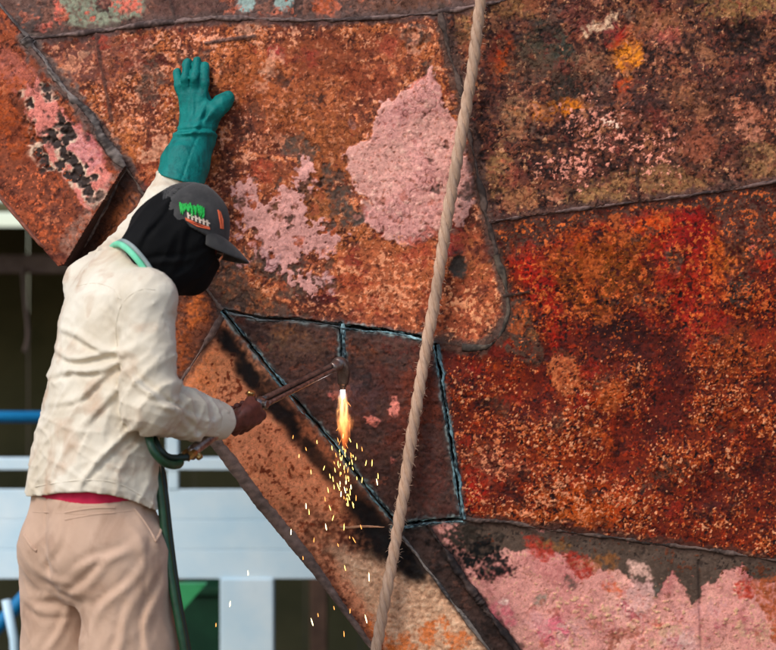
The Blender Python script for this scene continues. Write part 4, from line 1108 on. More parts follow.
def shirt_folds(q):
    d = np.zeros_like(q[0])
    zc = q[2]
    # broad soft wrinkles over the back, diagonal
    a = q[0]*.6 + q[2]*.8; b = -q[0]*.8 + q[2]*.6
    n_ = n3((a, b, q[1]), (7, 24, 9), 1); d -= (.0018 + .0030*sstep(1.44, 1.28, zc))*ridge(n_, 3.0)
    n_ = n3((a, b, q[1]), (22, 60, 26), 11); d -= .0012*ridge(n_, 3)
    n_ = n3((b, a, q[1]), (18, 44, 20), 12); d -= .0012*ridge(n_, 3)
    n_ = n3((q[0]*.3 + q[2], q[0] - .3*q[2], q[1]), (30, 6, 8), 2); d -= .0030*ridge(n_, 3.5)*sstep(1.36, 1.15, zc)
    n_ = n3(q, (11, 11, 8), 3); d += .0034*n_
    # vertical bag of the lower back above the hem
    n_ = n3(q, (22, 22, 6), 4); d -= .0028*ridge(n_, 3)*sstep(1.15, 1.02, zc)
    # creases from the right armpit across the back
    ap = P(124, 352, -.10)
    for k_, (dx, dz, L_, am) in enumerate(((-1,.28,.10,.007), (-1,.0,.11,.009), (-1,-.25,.12,.008), (-.8,-.55,.12,.007), (-.5,-.9,.11,.006))):
        c_ = ap + np.array([dx*.07, .02, dz*.07 - .010*k_])
        d += fold(q, c_, (dx, 0, dz), (-dz, 0, dx), am, .008, L_*.8, k_, 1.5)
    # sleeve rings around the elbow and the forearm
    w = [q[i] - Re[i] for i in range(3)]
    s_f = w[0]*e_r[0] + w[1]*e_r[1] + w[2]*e_r[2]; s_u = -(w[0]*u_r[0] + w[1]*u_r[1] + w[2]*u_r[2])
    r_ = np.sqrt(w[0]**2 + w[1]**2 + w[2]**2)
    da = cap_sd(q, Rs, Re, .066, .058); db = cap_sd(q, Re, Rw, .056, .042)
    arm = (np.minimum(da, db) < .02)
    ph = s_f*62 + q[2]*38 + 1.6*n3(q, (10,10,10), 5)
    d += np.where(arm & (db < .022), (-.0052*ridge(np.sin(ph)*.62, 2.0) + .001)*sstep(.0, .03, s_f)*sstep(.24, .16, s_f), 0)
    ph = s_u*48 - q[0]*50 + 1.8*n3(q, (9,9,9), 6)
    d += np.where(arm & (da < .022), (-.0045*ridge(np.sin(ph)*.62, 1.5))*sstep(.24, .03, s_u)*sstep(-.03, .01, s_u), 0)
    # inner elbow pinch
    d += fold(q, Re + np.array([.045, .04, .03]), (.2, -.9, .3), (.7, 0, -.7), .010, .008, .05, 3)
    d += fold(q, Re + np.array([.025, .00, .005]), (.6, -.5, -.5), (.5, .2, .7), .008, .008, .05, 5)
    d += fold(q, Re + np.array([.055, .01, -.010]), (.9, .3, -.35), (.3, 0, .9), .007, .007, .06, 6)
    # shoulder seam
    dsm = np.abs((q[0] - P(133,330,0)[0]) + .15*(q[2] - 1.40)); 
    d += .0022*np.exp(-(dsm/.004)**2)*(q[1] < -.04)*sstep(1.34, 1.38, zc)*sstep(1.50, 1.46, zc)
    # left sleeve
    n_ = n3((q[0]+q[2], q[0]-q[2], q[1]), (34, 8, 10), 7); d -= np.where((q[1] > .2) | (zc > 1.56), .0045*ridge(n_, 2), 0)
    return d.astype(np.float32)
v.near(shirt_folds, .035)
# open hem and cuff
hem = P(92,497,0)[2]
hx = [P(a_, 497, -.1)[0] for a_ in (20, 40, 62, 92, 115, 135, 160)]
zl = np.interp(v.p[0], hx, [P(92, b_, -.08)[2] for b_ in (499, 496, 491, 489, 492, 499, 514)]).astype(np.float32)
inner = v.d + .010
v.d = np.maximum(v.d, np.where(v.p[0] < P(175,0,0)[0], (zl - v.p[2]), -1)).astype(np.float32)
v.cut(np.maximum(inner, v.p[2] - (zl + .05)).astype(np.float32))
cfp = Rw*.90 + Re*.10
sc_ = sum((v.p[i] - cfp[i])*e_r[i] for i in range(3))
v.cut(np.maximum(inner - .001, -sc_ + -.02).astype(np.float32)*np.where(np.abs(sc_) < .2, 1, 1) + np.where((v.p[0] > P(190,0,0)[0]) & (v.p[2] < 1.30), 0, 9).astype(np.float32))
Vs, Fs = v.mesh()
shirt = mesh_obj('shirt', Vs, Fs, shirt_mat, person); shirt['label'] = 'pale cream long-sleeved work shirt'
del v
# cuff band and its button
ring = []
cu_n, cu_b = np.cross(e_r, [0,0,1.]), None
cu_n /= np.linalg.norm(cu_n); cu_b = np.cross(e_r, cu_n)
vv, ff = [], []
prof = [(-.044,.0435),(-.042,.0462),(-.036,.0470),(.006,.0452),(.011,.0448),(.0125,.0430),(.010,.0405),(-.01,.0405)]
c0 = Rw*.93 + Re*.07
for i_ in range(48):
    a_ = i_/48*2*np.pi
    for s_, r_ in prof:
        rr = r_*(1 + .03*math.sin(3*a_+1) + .02*math.sin(7*a_ + s_*80))
        vv.append(c0 + e_r*s_ + (cu_n*math.cos(a_) + cu_b*math.sin(a_))*rr)
k_ = len(prof)
for i_ in range(48):
    for j_ in range(k_-1):
        ff.append((i_*k_+j_, i_*k_+j_+1, ((i_+1)%48)*k_+j_+1, ((i_+1)%48)*k_+j_))
cuff = mesh_obj('cuff', vv, ff, shirt_mat, shirt); subdivide(cuff)

SHIRT_GEO = (Vs, Fs)
# mint neckband of the undershirt
mint = cloth_mat('mint_knit', (96,190,150), (128,214,176), (150,200,180), .3, 20, 1200)
grey_knit = cloth_mat('grey_knit', (120,132,132), (150,160,158), (110,120,118), .3, 20, 1200)
def neck_ring(pts, r, flat=1.0):
    p_ = smooth_path(pts, 60); return tube_geo(p_, r, 10)
nb = [P(104,258,.12), P(110,250,.06), P(117,244,.0), P(126,248,-.050), P(136,258,-.075), P(145,270,-.082), P(152,282,-.075), P(158,293,-.05), P(166,300,.0)]
band = mesh_obj('neckband', *neck_ring([p_ for p_ in nb], .0072), mint, person); band['label'] = 'mint green neckband'
mesh_obj('neckband_edge', *neck_ring([p_ + np.array([.010, -.003, .007]) for p_ in nb], .0050), grey_knit, band)

# trousers
tr_mat = cloth_mat('khaki_twill', (180,148,126), (198,166,144), (142,108,86), .7, 7, 1100)
v = Vol((-.85, -.27, .03), (-.46, .29, 1.03), .0058)
v.add(column(v.p, PELVIS))
v.add(ell_sd(v.p, P(84,548,-.075), (fdir, rdir, np.array([0,0,1.])), (.070,.075,.085)), .04)
v.add(ell_sd(v.p, P(50,548,.015), (fdir, rdir, np.array([0,0,1.])), (.070,.072,.085)), .04)
for hip, kn_, an, sg in ((Rh, Rk, Ra, 1), (Lh, Lk, La, -1)):
    chain(v, [hip + [0,0,.03], kn_*.5+hip*.5, kn_, kn_*.4+an*.6, an + [0,0,-.01]], [.098, .098, .091, .086, .088], .03 if sg > 0 else .016)
def tr_folds(q):
    d = .004*n3(q, (12,12,8), 1)
    n_ = n3((q[0]*.8 + q[2]*.5, q[0]*.5 - q[2]*.8, q[1]), (26, 7, 9), 8); d -= .0026*ridge(n_, 3)*sstep(.98, .9, q[2])
    n_ = n3((q[0]*.8 - q[2]*.5, q[0]*.5 + q[2]*.8, q[1]), (17, 5, 7), 9); d -= .0022*ridge(n_, 3)
    # pulls under the seat and to the crotch
    for k_, (x, y, dx, dz, am, L_) in enumerate(((70,585,-1,.15,.009,.05), (60,576,-1,.35,.008,.05), (100,560,1,.55,.008,.07), (96,575,1,.8,.008,.08), (112,600,.9,1.1,.009,.09), (52,598,-1,.1,.007,.05), (140,545,.6,-1,.007,.05), (146,530,.5,-1,.007,.05), (60,540,-.5,-1,.005,.06), (120,640,.35,1,.009,.10), (150,620,.2,1,.008,.1), (58,630,.5,1,.008,.08), (44,610,-1,.2,.007,.06))):
        d += fold(q, P(x, y, -.15 if x > 80 else -.04), (dx, 0, dz), (-dz, 0, dx), am*.75, .010, L_, k_, .8)*np.exp(-np.clip(q[1] - .05, 0, 1)/.03)
    # centre back seam and the outer side seam
    sx = np.interp(q[2], [P(0,600,0)[2], P(0,560,0)[2], P(0,500,0)[2]], [P(58,0,-.1)[0], P(46,0,-.1)[0], P(44,0,-.1)[0]])
    d += .0035*np.exp(-((q[0]-sx)/.0045)**2)*(q[1] < .02)*sstep(.78, .83, q[2])
    sx = P(151,0,-.1)[0] + .02*np.sin((q[2]-.9)*4)
    d += .0022*np.exp(-((q[0]-sx)/.004)**2)*(q[1] < -.05)*sstep(.97, .93, q[2])
    return d.astype(np.float32)
v.near(tr_folds, .03)
v.d = np.maximum(v.d, v.p[2] - np.interp(v.p[0], [P(a_, 0, -.1)[0] for a_ in (22, 48, 90, 130, 160)], [P(92, b_, -.08)[2] for b_ in (496, 498, 501, 499, 498)]).astype(np.float32))
Vt_, Ft_ = v.mesh()
trousers = mesh_obj('trousers', Vt_, Ft_, tr_mat, person); trousers['label'] = 'loose khaki trousers'
del v

from mathutils.bvhtree import BVHTree
def snap_fn(Vx, Fx):
    t = BVHTree.FromPolygons([Vector(a) for a in Vx.tolist()], Fx.tolist())
    co = Vector((0, CAM_Y, CAM_Z))
    def hit(px, py, lift=0.0):
        d = Vector(P(px, py, 0)) - co; d.normalize()
        loc, nrm, _, _ = t.ray_cast(co, d)
        if loc is None: return None
        if nrm.dot(d) > 0: nrm = -nrm
        return np.array(loc + nrm*lift), np.array(nrm)
    return hit
tr_hit = snap_fn(Vt_, Ft_)
sh_hit = snap_fn(*SHIRT_GEO)
def strip_on(hit, pts, w, lift, name, mat, parent, n=40, thick=None):
    """a raised welt following a surface"""
    p_ = smooth_path([(a, b, 0) for a, b in pts], n)[:, :2]
    q_ = [hit(a, b, lift) for a, b in p_]
    q_ = [a[0] for a in q_ if a is not None]
    if len(q_) < 4: return None
    q_ = np.array(q_); q_ = np.stack([np.convolve(np.pad(q_[:,k], 2, mode='edge'), np.ones(5)/5, 'valid') for k in range(3)], 1)
    return mesh_obj(name, *tube_geo(q_, w, 8), mat, parent)
pk_ = strip_on(tr_hit, [(64,513), (80,510), (98,508), (116,508)], .0024, -.0008, 'back_pocket_welt', tr_mat, trousers)
strip_on(tr_hit, [(64,520), (80,517), (98,514), (116,513)], .0020, -.0008, 'back_pocket_welt', tr_mat, trousers)
strip_on(tr_hit, [(134,508), (142,518), (150,530), (156,541)], .0032, -.0008, 'side_pocket_edge', tr_mat, trousers)
strip_on(tr_hit, [(158,516), (161,524), (160,534), (155,542)], .0042, -.001, 'side_pocket_edge', tr_mat, trousers)
strip_on(tr_hit, [(24,535), (29,543), (34,549), (37,551)], .0045, -.001, 'side_pocket_edge', tr_mat, trousers)
for pts in ([(156,290), (142,289), (129,296), (120,308), (116,328), (117,348), (122,372)], [(34,487), (50,484), (70,481), (92,480), (112,482), (130,489), (146,499)], [(76,286), (95,283), (112,288), (121,300)]):
    strip_on(sh_hit, pts, .0015, -.0004, 'seam', shirt_mat, shirt, 60)
strip_on(tr_hit, [(32,512), (60,513), (90,514), (130,511), (150,508)], .0013, -.0004, 'waistband_seam', tr_mat, trousers, 60)
# crimson undershirt showing between hem and waist
red_mat = cloth_mat('crimson_knit', (186,30,66), (204,44,80), (160,20,50), .3, 20, 1200)
v = Vol((-.85, -.24, .975), (-.45, .24, 1.10), .005)
v.add(column(v.p, [(478,92,0,.151,.113,40), (490,92,0,.152,.114,40), (499,92,0,.151,.113,40), (510,92,0,.148,.110,40)]))
v.near(lambda q: (.0015*n3(q, (30,30,60), 2)).astype(np.float32))
us = mesh_obj('undershirt', *v.mesh(), red_mat, person); us['label'] = 'crimson undershirt hem'
del v

# hood (balaclava)
hood_mat = cloth_mat('black_knit', (3,3,4), (8,8,9), (16,15,15), .4, 14, 900, .9)
v = Vol(HC - [.20,.19,.20], HC + [.14,.17,.16], .0038)
v.add(ell_sd(v.p, HC, HA, (.096, .081, .117))); v.add(ell_sd(v.p, hd(.034,0,-.062), HA, (.062,.056,.064)), .025)
v.add(cap_sd(v.p, hd(.085,0,-.03), hd(.078,0,-.075), .022, .026), .02)
chain(v, [hd(-.035,0,-.025), P(150,260,.03)], [.076, .072], .035)
v.add(cap_sd(v.p, P(152,252,.0), P(168,276,.01), .058, .040), .035)
def hood_folds(q):
    n_ = n3((q[0]*.7 + q[2]*.7, q[0]*.7 - q[2]*.7, q[1]), (10, 30, 12), 3); d = -.0045*ridge(n_, 2)
    d += fold(q, P(150,225,-.06), (.5,0,1), (1,0,-.5), .006, .008, .08, 1); d += fold(q, P(165,262,-.06), (1,0,.3), (-.3,0,1), .005, .008, .06, 2)
    d += fold(q, P(178,250,-.05), (.4,0,1), (1,0,-.4), .004, .007, .06, 4)
    return d.astype(np.float32)
v.near(hood_folds, .03)
v.cut(ell_sd(v.p, hd(.118,0,.006), HA, (.060,.082,.022)), .006)
n_c = np.array([-.81, .0, -.585]); p_c = P(136, 262, 0)
v.d = np.maximum(v.d, (v.p[0]-p_c[0])*n_c[0] + (v.p[2]-p_c[2])*n_c[2] + .004*np.sin(v.p[1]*60)).astype(np.float32)
Vh_, Fh_ = v.mesh()
hood = mesh_obj('hood', Vh_, Fh_, hood_mat, person); hood['label'] = 'black knit hood with eye opening'
del v
# safety glasses seen in the eye opening
gl_mat = noise_mat('glasses_frame', (150,130,110), (190,170,150), 60, .3, .2, 0)
g1 = tube_geo(smooth_path([hd(.04,.072,.012), hd(.075,.066,.012), hd(.098,.048,.010), hd(.106,.02,.008), hd(.106,-.02,.008), hd(.098,-.048,.010)], 24), .0028, 6)
glasses = mesh_obj('safety_glasses', *g1, gl_mat, person)
lens_m, nt, b_ = mat_new('lens_glass'); b_.inputs['Base Color'].default_value = (.9,.9,.88,1); b_.inputs['Roughness'].default_value = .05; b_.inputs['Transmission Weight'].default_value = .9
for s_ in (-1, 1):
    ar = smooth_path([hd(.099,s_*.05,.010), hd(.107,s_*.02,.010)], 8); br = smooth_path([hd(.092,s_*.05,-.016), hd(.101,s_*.022,-.018)], 8)
    mesh_obj('lens', np.vstack([ar, br]), [(i_, i_+1, 8+i_+1, 8+i_) for i_ in range(7)], lens_m, glasses)

# cap: crown, brim, button, embroidery
cap_mat = cloth_mat('faded_black_twill', (50,49,49), (70,68,67), (78,74,72), .6, 22, 1300, .85)
v = Vol(HC - [.13,.15,.10], HC + [.14,.15,.16], .0036)
cN = np.array([.62, -.30, .72]); cN /= np.linalg.norm(cN)
v.add(ell_sd(v.p, hd(.004,0,.004), HA, (.101, .090, .122)))
v.near(lambda q: (.003*n3(q, (16,16,16), 4) + .0022*np.exp(-((sum((q[i]-HC[i])*hl[i] for i in range(3)))/.004)**2)
       + .0016*np.exp(-((sum((q[i]-HC[i])*(hl[i]*.8+hf[i]*.6) for i in range(3)))/.003)**2)).astype(np.float32))
c_p = hd(-.006, 0, -.008)
dpl = sum((v.p[i] - c_p[i])*cN[i] for i in range(3))
du = sum((v.p[i] - HC[i])*hu[i] for i in range(3)); dfw = sum((v.p[i] - HC[i])*hf[i] for i in range(3))
v.d = np.maximum(v.d, -np.minimum(dpl, 9)).astype(np.float32)
v.cut(ell_sd(v.p, HC, HA, (.0975, .083, .1185)))
v.d = np.maximum(v.d, .012 - du).astype(np.float32)
Vc_, Fc_ = v.mesh()
cap = mesh_obj('cap', Vc_, Fc_, cap_mat, person); cap['label'] = 'faded black baseball cap'
del v
vb, fb = [], []
nu_, nv_ = 25, 9
for i_ in range(nu_):
    a_ = (i_/(nu_-1)*2 - 1)*R(74)
    for j_ in range(nv_):
        t_ = j_/(nv_-1)
        f0 = .096*math.cos(a_); l0 = .086*math.sin(a_)
        L_ = .074*max(0, math.cos(a_*1.12))**.75
        dr = -.010*t_ - .012*t_*t_ - .022*math.sin(a_)**2*(.3 + .7*t_)
        vb.append(hd(f0 + L_*t_, l0*(1 + .02*t_), .034 + dr))
for i_ in range(nu_-1):
    for j_ in range(nv_-1):
        fb.append((i_*nv_+j_, i_*nv_+j_+1, (i_+1)*nv_+j_+1, (i_+1)*nv_+j_))
brim = mesh_obj('brim', vb, fb, cap_mat, cap)
so = brim.modifiers.new('thickness', 'SOLIDIFY'); so.thickness = .004; so.offset = 0; subdivide(brim)
v_, f_ = tube_geo([hd(.004,0,.121), hd(.004,0,.126), hd(.004,0,.129)], [.008,.008,.004], 12); mesh_obj('cap_button', v_, f_, cap_mat, cap)
cap_hit = snap_fn(Vc_, Fc_)
green_th = noise_mat('green_thread', (16,150,52), (40,190,80), 300, .6, 0, .4, 900, .001)
white_th = noise_mat('cream_thread', (206,180,160), (226,206,190), 300, .6, 0, .4, 900, .001)
orange_th = noise_mat('orange_thread', (222,92,58), (236,120,80), 300, .6, 0, .4, 900, .001)
def patch_on(pts, mat, name, lift=.0012, thick=.0014):
    q_ = [cap_hit(a, b, lift + thick) for a, b in pts]
    if any(a is None for a in q_): return
    q0 = [cap_hit(a, b, lift - .003)[0] for a, b in pts]
    n_ = len(pts); V2 = [a[0] for a in q_] + q0
    mesh_obj(name, V2, [tuple(range(n_))] + [(i_, n_+i_, n_+(i_+1)%n_, (i_+1)%n_) for i_ in range(n_)], mat, cap, False)
rr_ = random.Random(5)
for k_ in range(13):                                       # palm fronds
    x = 180 + k_*1.95; yb = 203.5 + k_*.42 + rr_.uniform(-1.6, 1.2)
    for dy in (0, 1):
        h_ = 6.5 + rr_.random()*4.5; sl = rr_.uniform(-2.2, 2.2)
        patch_on([(x-.8, yb-.8+dy*2.4), (x+.7, yb-1.2+dy*2.4), (x+.9+sl*.6, yb+h_*.6), (x+sl, yb+h_), (x-.6+sl*.5, yb+h_*.5)], green_th, 'embroidered_frond', .0012 + .0003*((k_+dy)%3))
for k_ in range(6):                                        # trunks and the lettering line below
    x = 187 + k_*3.8; y = 212.5 + k_*1.5
    patch_on([(x, y), (x+1.5, y+.4), (x+2.3, y+6.4), (x+.5, y+6.0)], white_th, 'embroidered_trunk', .0010)
    patch_on([(x+1.6, y+2.2), (x+3.2, y+2.8), (x+3.6, y+4.2), (x+1.9, y+3.6)], white_th, 'embroidered_trunk', .0011)
patch_on([(185,217.5), (197,223.5), (209,227), (209.5,229.6), (197,226.6), (186,220.6)], orange_th, 'embroidered_base', .0013)
patch_on([(217.4,210), (220,212), (222.4,220), (222.8,229), (220.4,228.5), (219,219)], orange_th, 'embroidered_tab', .0011)

# leather gauntlet glove on the raised left hand, flat on the hull
gl_m = cloth_mat('teal_leather', (0,100,96), (8,122,116), (10,66,68), .75, 18, 260, .6, None, .6)
def G(px, py, out=.022): return HP(px, py, out)
v = Vol(HP(200,120,0) - [.12,.17,.18], HP(200,120,0) + [.12,.05,.18], .0030)
glp = lambda *a: [G(*q_) for q_ in a]
gf = (HN, 1.25)
chain(v, glp((188,186,.104), (193,162,.080), (200,138,.050), (202,126,.034)), [.060, .056, .046, .040], .012)
v.add(cap_sd(v.p, G(201,122,.030), G(200,98,.024), .034, .030, gf), .02); v.add(cap_sd(v.p, G(192,118,.026), G(190,98,.022), .024, .022, gf), .02)
fing = [((186,102,.020), (181.5,86,.028), (179,72,.016), .0118, .0092), ((191.5,100,.022), (188.5,80,.036), (189,62.5,.017), .0122, .0098), ((199,99,.022), (198,79,.040), (198.5,61,.017), .0124, .0098), ((206,101,.022), (207.5,83,.034), (206,66.5,.016), .0124, .0100)]
fg = None
for a_, b_2, c_2, r0, r1 in fing:
    f_ = np.minimum(cap_sd(v.p, G(*a_), G(*b_2), r0, (r0+r1)/2), cap_sd(v.p, G(*b_2), G(*c_2), (r0+r1)/2, r1))
    fg = f_ if fg is None else np.minimum(fg, f_)
v.add(fg, .005)
chain(v, glp((206,124,.030), (216,112,.034), (225,103,.024), (230,97.5,.016)), [.028, .021, .0175, .0145], .016)
v.cut(cap_sd(v.p, G(213,90,.024), G(212,99,.03), .008, .008), .01)
def gl_folds(q):
    d = .0014*n3(q, (40,40,40), 1) - .0022*ridge(n3(q, (26,26,18), 2), 3) - .0012*ridge(n3(q, (60,60,44), 5), 3)
    d += fold(q, G(200,134,.07), (1,0,-.12), (0,0,1), .010, .006, .055, 1)
    d += fold(q, G(206,116,.06), (.5,0,1), (1,0,-.5), .005, .006, .035, 2); d += fold(q, G(212,118,.05), (.9,0,.7), (-.7,0,.9), .005, .006, .03, 3)
    d += fold(q, G(196,106,.05), (.2,0,1), (1,0,0), .003, .006, .03, 4)
    x0 = G(199,155,.06)
    d += .0028*np.exp(-(((q[0]-x0[0]) - .30*(q[2]-x0[2]))/.0025)**2)*(q[2] < G(200,133,0)[2])
    return d.astype(np.float32)
v.near(gl_folds, .02)
# straight cut mouth of the gauntlet
g0 = G(189,176,.08); gd = np.array([.26, -.20, .96]); gd /= np.linalg.norm(gd)
mo = sum((v.p[i] - g0[i])*gd[i] for i in range(3))
innr = v.d + .006
v.d = np.maximum(v.d, -mo).astype(np.float32); v.cut(np.maximum(innr, mo - .05).astype(np.float32))
# the palm rests on the plate
hs_ = HN[0]*(v.p[0]-HP(200,120)[0]) + HN[1]*(v.p[1]-HP(200,120)[1]) + HN[2]*(v.p[2]-HP(200,120)[2])
v.d = np.maximum(v.d, -(hs_ + .006)).astype(np.float32)
glove = mesh_obj('glove', *v.mesh(), gl_m, person); glove['label'] = 'teal leather gauntlet glove pressed flat on the hull'
del v
# boots (out of the picture, but he stands in them)
boot_m = noise_mat('boot_leather', (48,38,32), (70,56,46), 30, .6, 0, .3, 200, .001)
for a_ in (Ra, La):
    v = Vol(a_ - [.12,.12,.10], a_ + [.22,.20,.12], .008)
    chain(v, [a_ + [0,0,.08], a_ + [0,0,-.03]], [.058,.056], .02); v.add(cap_sd(v.p, a_ + [0,0,-.045] - fdir*.025, a_ + [0,0,-.048] + fdir*.15, .050, .046), .03)
    v.d = np.maximum(v.d, .004 - v.p[2])
    mesh_obj('boot', *v.mesh(), boot_m, person)
    del v
# ------------------------------------------------------------------ cutting torch
steel = noise_mat('worn_steel', (110,96,90), (176,160,150), 90, .32, .9, .2, 300, .0006)
copper = noise_mat('heat_stained_steel', (104,90,84), (150,132,122), 60, .36, .8, .3, 300, .0008)
brass = noise_mat('brass', (150,112,60), (206,170,110), 80, .3, .95, .2, 300, .0006)
torch = empty('cutting_torch', T_rear)
tag(torch, 'steel gas cutting torch held in the worker\'s bare hand', 'torch')
perp1 = np.cross(tax, [0,0,1.]); perp1 /= np.linalg.norm(perp1); perp2 = np.cross(perp1, tax)
if perp2[2] < 0: perp2 = -perp2
mesh_obj('handle', *tube_geo(smooth_path([T_rear, T_rear+rax*.03, T_grip-rax*.08, T_grip-tax*.03, T_grip+tax*.02, T_grip+tax*.055], 30), np.interp(np.linspace(0,1,30), [0,.06,.5,.95,1], [.010,.013,.0135,.0135,.011]), 14), steel, torch)
knob_c = T_grip + tax*.062
mesh_obj('valve_body', *tube_geo([knob_c-tax*.014, knob_c-tax*.012, knob_c+tax*.012, knob_c+tax*.016], [.012,.0165,.0165,.011], 12), steel, torch)
kv, kf = [], []
def knob(c, ax_, r, h, name, mat):
    ax_ = ax_/np.linalg.norm(ax_); m_ = 24
    path = [c, c+ax_*h*.15, c+ax_*h*.85, c+ax_*h]
    o = mesh_obj(name, *tube_geo(path, [r*.8, r, r, r*.75], m_, True, lambda a, b: 1 + .06*(np.arange(b) % 2)[None, :]*np.ones((a,1))), mat, torch, False)
    return o
knob(knob_c + perp1*.012*(-1 if perp1[1] > 0 else 1), perp1*(-1 if perp1[1] > 0 else 1) , .0095, .014, 'valve_knob', steel)
knob(T_grip + tax*.022 - kd*.034 - dn*.002, -kd, .0085, .012, 'valve_knob', brass)
H2 = T_head
for (o1, o2, r_) in ((.0, .0075, .0068), (.0078, -.006, .0062), (-.0078, -.006, .0062)):
    a_ = knob_c + tax*.010 + perp1*o1 + perp2*o2; b_ = H2 + perp1*o1*.7 + perp2*o2*.7
    mesh_obj('gas_tube', *tube_geo(smooth_path([a_, a_*.5+b_*.5, b_], 16), r_, 10), copper if o1 == 0 else steel, torch)
bend_end = P(343, 384, .455)
hb = smooth_path([H2 - tax*.02, H2 + tax*.006, P(340,363,.437), P(343.5,370,.447), bend_end], 24)
mesh_obj('head', *tube_geo(hb, np.interp(np.linspace(0,1,24), [0,.3,.6,1], [.012,.017,.0175,.0135]), 14), copper, torch)
ndir = (bend_end - P(343.5,372,.448)); ndir /= np.linalg.norm(ndir)
mesh_obj('nozzle', *tube_geo([bend_end - ndir*.004, bend_end + ndir*.003, bend_end + ndir*.012, bend_end+ndir*.016], [.012,.010,.0065,.005], 12), copper, torch)
for sgn in (-1, 1):
    a_ = T_rear + perp1*.010*sgn; b_ = a_ - rax*.022 + np.array([0,0,-.004])
    mesh_obj('hose_fitting', *tube_geo([a_+rax*.006, a_, a_-rax*.008, b_], [.007,.0085,.0085,.006], 6), brass, torch, False)
    knob(T_rear + rax*.018 + perp2*-.006, -perp2 + perp1*sgn*.8, .0075, .020, 'valve_knob', brass if sgn > 0 else steel)

# hoses
hose_g = noise_mat('green_rubber', (12,48,28), (26,70,42), 40, .45, 0, .15, 200, .0005, spec=.5)
hose_k = noise_mat('dark_green_rubber', (8,26,18), (16,40,28), 40, .5, 0, .15, 200, .0005, spec=.5)
ends = [T_rear + perp1*.010*s_ - rax*.020 for s_ in (-1, 1)]
hA = smooth_path([ends[0], P(178,465,-.10), P(165,463,-.14), P(154,452,-.155), P(149,438,-.14), P(151,442,-.08), P(155,462,-.05), P(160,490,-.06), P(165,535,-.07), P(173,590,-.09), P(184,650,-.10), P(198,730,-.10), ztoP(214,.25,-.08), ztoP(240,.06,-.05), ztoP(280,.012,-.15), ztoP(330,.012,-.5), ztoP(330,.012,-1.2)], 420)
hB = smooth_path([ends[1], P(178,458,-.09), P(168,457,-.11), P(160,450,-.12), P(154,438,-.10), P(156,445,-.05), P(161,468,-.03), P(165,495,-.04), P(170,540,-.05), P(177,592,-.07), P(188,652,-.08), P(203,735,-.08), ztoP(222,.25,-.05), ztoP(250,.06,-.0), ztoP(300,.012,-.1), ztoP(350,.012,-.5), ztoP(350,.012,-1.2)], 420)
o = mesh_obj('gas_hose', *tube_geo(hA, .0092, 10), hose_g); tag(o, 'green rubber gas hose looping nearest the worker\'s elbow and down', 'hose', 'hoses of the cutting torch')
o = mesh_obj('gas_hose', *tube_geo(hB, .0080, 10), hose_k); tag(o, 'darker green gas hose running down just behind the other', 'hose', 'hoses of the cutting torch')

# ------------------------------------------------------------------ rope
rope_mat, nt, b_ = mat_new('sisal_rope'); N, L = nt.nodes, nt.links
ya = N.new('ShaderNodeAttribute'); ya.attribute_name = 'yarn'
wv = N.new('ShaderNodeTexNoise'); wv.inputs['Scale'].default_value = 1.0; wv.inputs['Detail'].default_value = 4
mpv = N.new('ShaderNodeMapping'); mpv.inputs['Scale'].default_value = (60, 14, 1)
L.new(ya.outputs['Vector'], mpv.inputs['Vector']); L.new(mpv.outputs['Vector'], wv.inputs['Vector'])
cr = N.new('ShaderNodeValToRGB'); cr.color_ramp.elements[0].position = .3; cr.color_ramp.elements[1].position = .7
cr.color_ramp.elements[0].color = rgba((180,142,118)); cr.color_ramp.elements[1].color = rgba((226,192,166))
L.new(wv.outputs['Fac'], cr.inputs['Fac'])
tcr = N.new('ShaderNodeTexCoord'); nd = N.new('ShaderNodeTexNoise'); nd.inputs['Scale'].default_value = 7; nd.inputs['Detail'].default_value = 5
L.new(tcr.outputs['Object'], nd.inputs['Vector'])
mrr = N.new('ShaderNodeMapRange'); mrr.inputs['From Min'].default_value = .35; mrr.inputs['From Max'].default_value = .65; mrr.inputs['To Min'].default_value = .74; mrr.inputs['To Max'].default_value = 1.05
L.new(nd.outputs['Fac'], mrr.inputs['Value'])
mxr = N.new('ShaderNodeMix'); mxr.data_type = 'RGBA'; mxr.blend_type = 'MULTIPLY'; mxr.inputs[0].default_value = 1
L.new(cr.outputs['Color'], mxr.inputs[6]); L.new(mrr.outputs[0], mxr.inputs[7]); L.new(mxr.outputs[2], b_.inputs['Base Color'])
b_.inputs['Roughness'].default_value = .9; b_.inputs['Specular IOR Level'].default_value = .15
bpr = N.new('ShaderNodeBump'); bpr.inputs['Strength'].default_value = .8; bpr.inputs['Distance'].default_value = .002
L.new(wv.outputs['Fac'], bpr.inputs['Height']); L.new(bpr.outputs['Normal'], b_.inputs['Normal'])
rp = [(620,-900,.5), (540,-330,.20), (502,-120,.10), (483,0,.065), (474,70,.055), (462,140,.05), (448,222,.045), (436,300,.035), (427,350,.034), (414,430,.04), (404,500,.045), (394,560,.05), (385,610,.055), (377,655,.06), (355,790,.08), (345,850,.10), (342,880,.13)]
rpath = smooth_path([HP(*q_) for q_ in rp] + [ztoP(330,.02,.15), ztoP(300,.018,-.2), ztoP(250,.018,-.35)], 900)
rope = empty('hanging_rope', rpath[-20]); tag(rope, 'thick pale twisted rope hanging down in front of the hull', 'rope')
tt, nn_, bb = frames(rpath)
sl = np.concatenate([[0], np.cumsum(np.linalg.norm(np.diff(rpath, axis=0), axis=1))])
LAY = .125
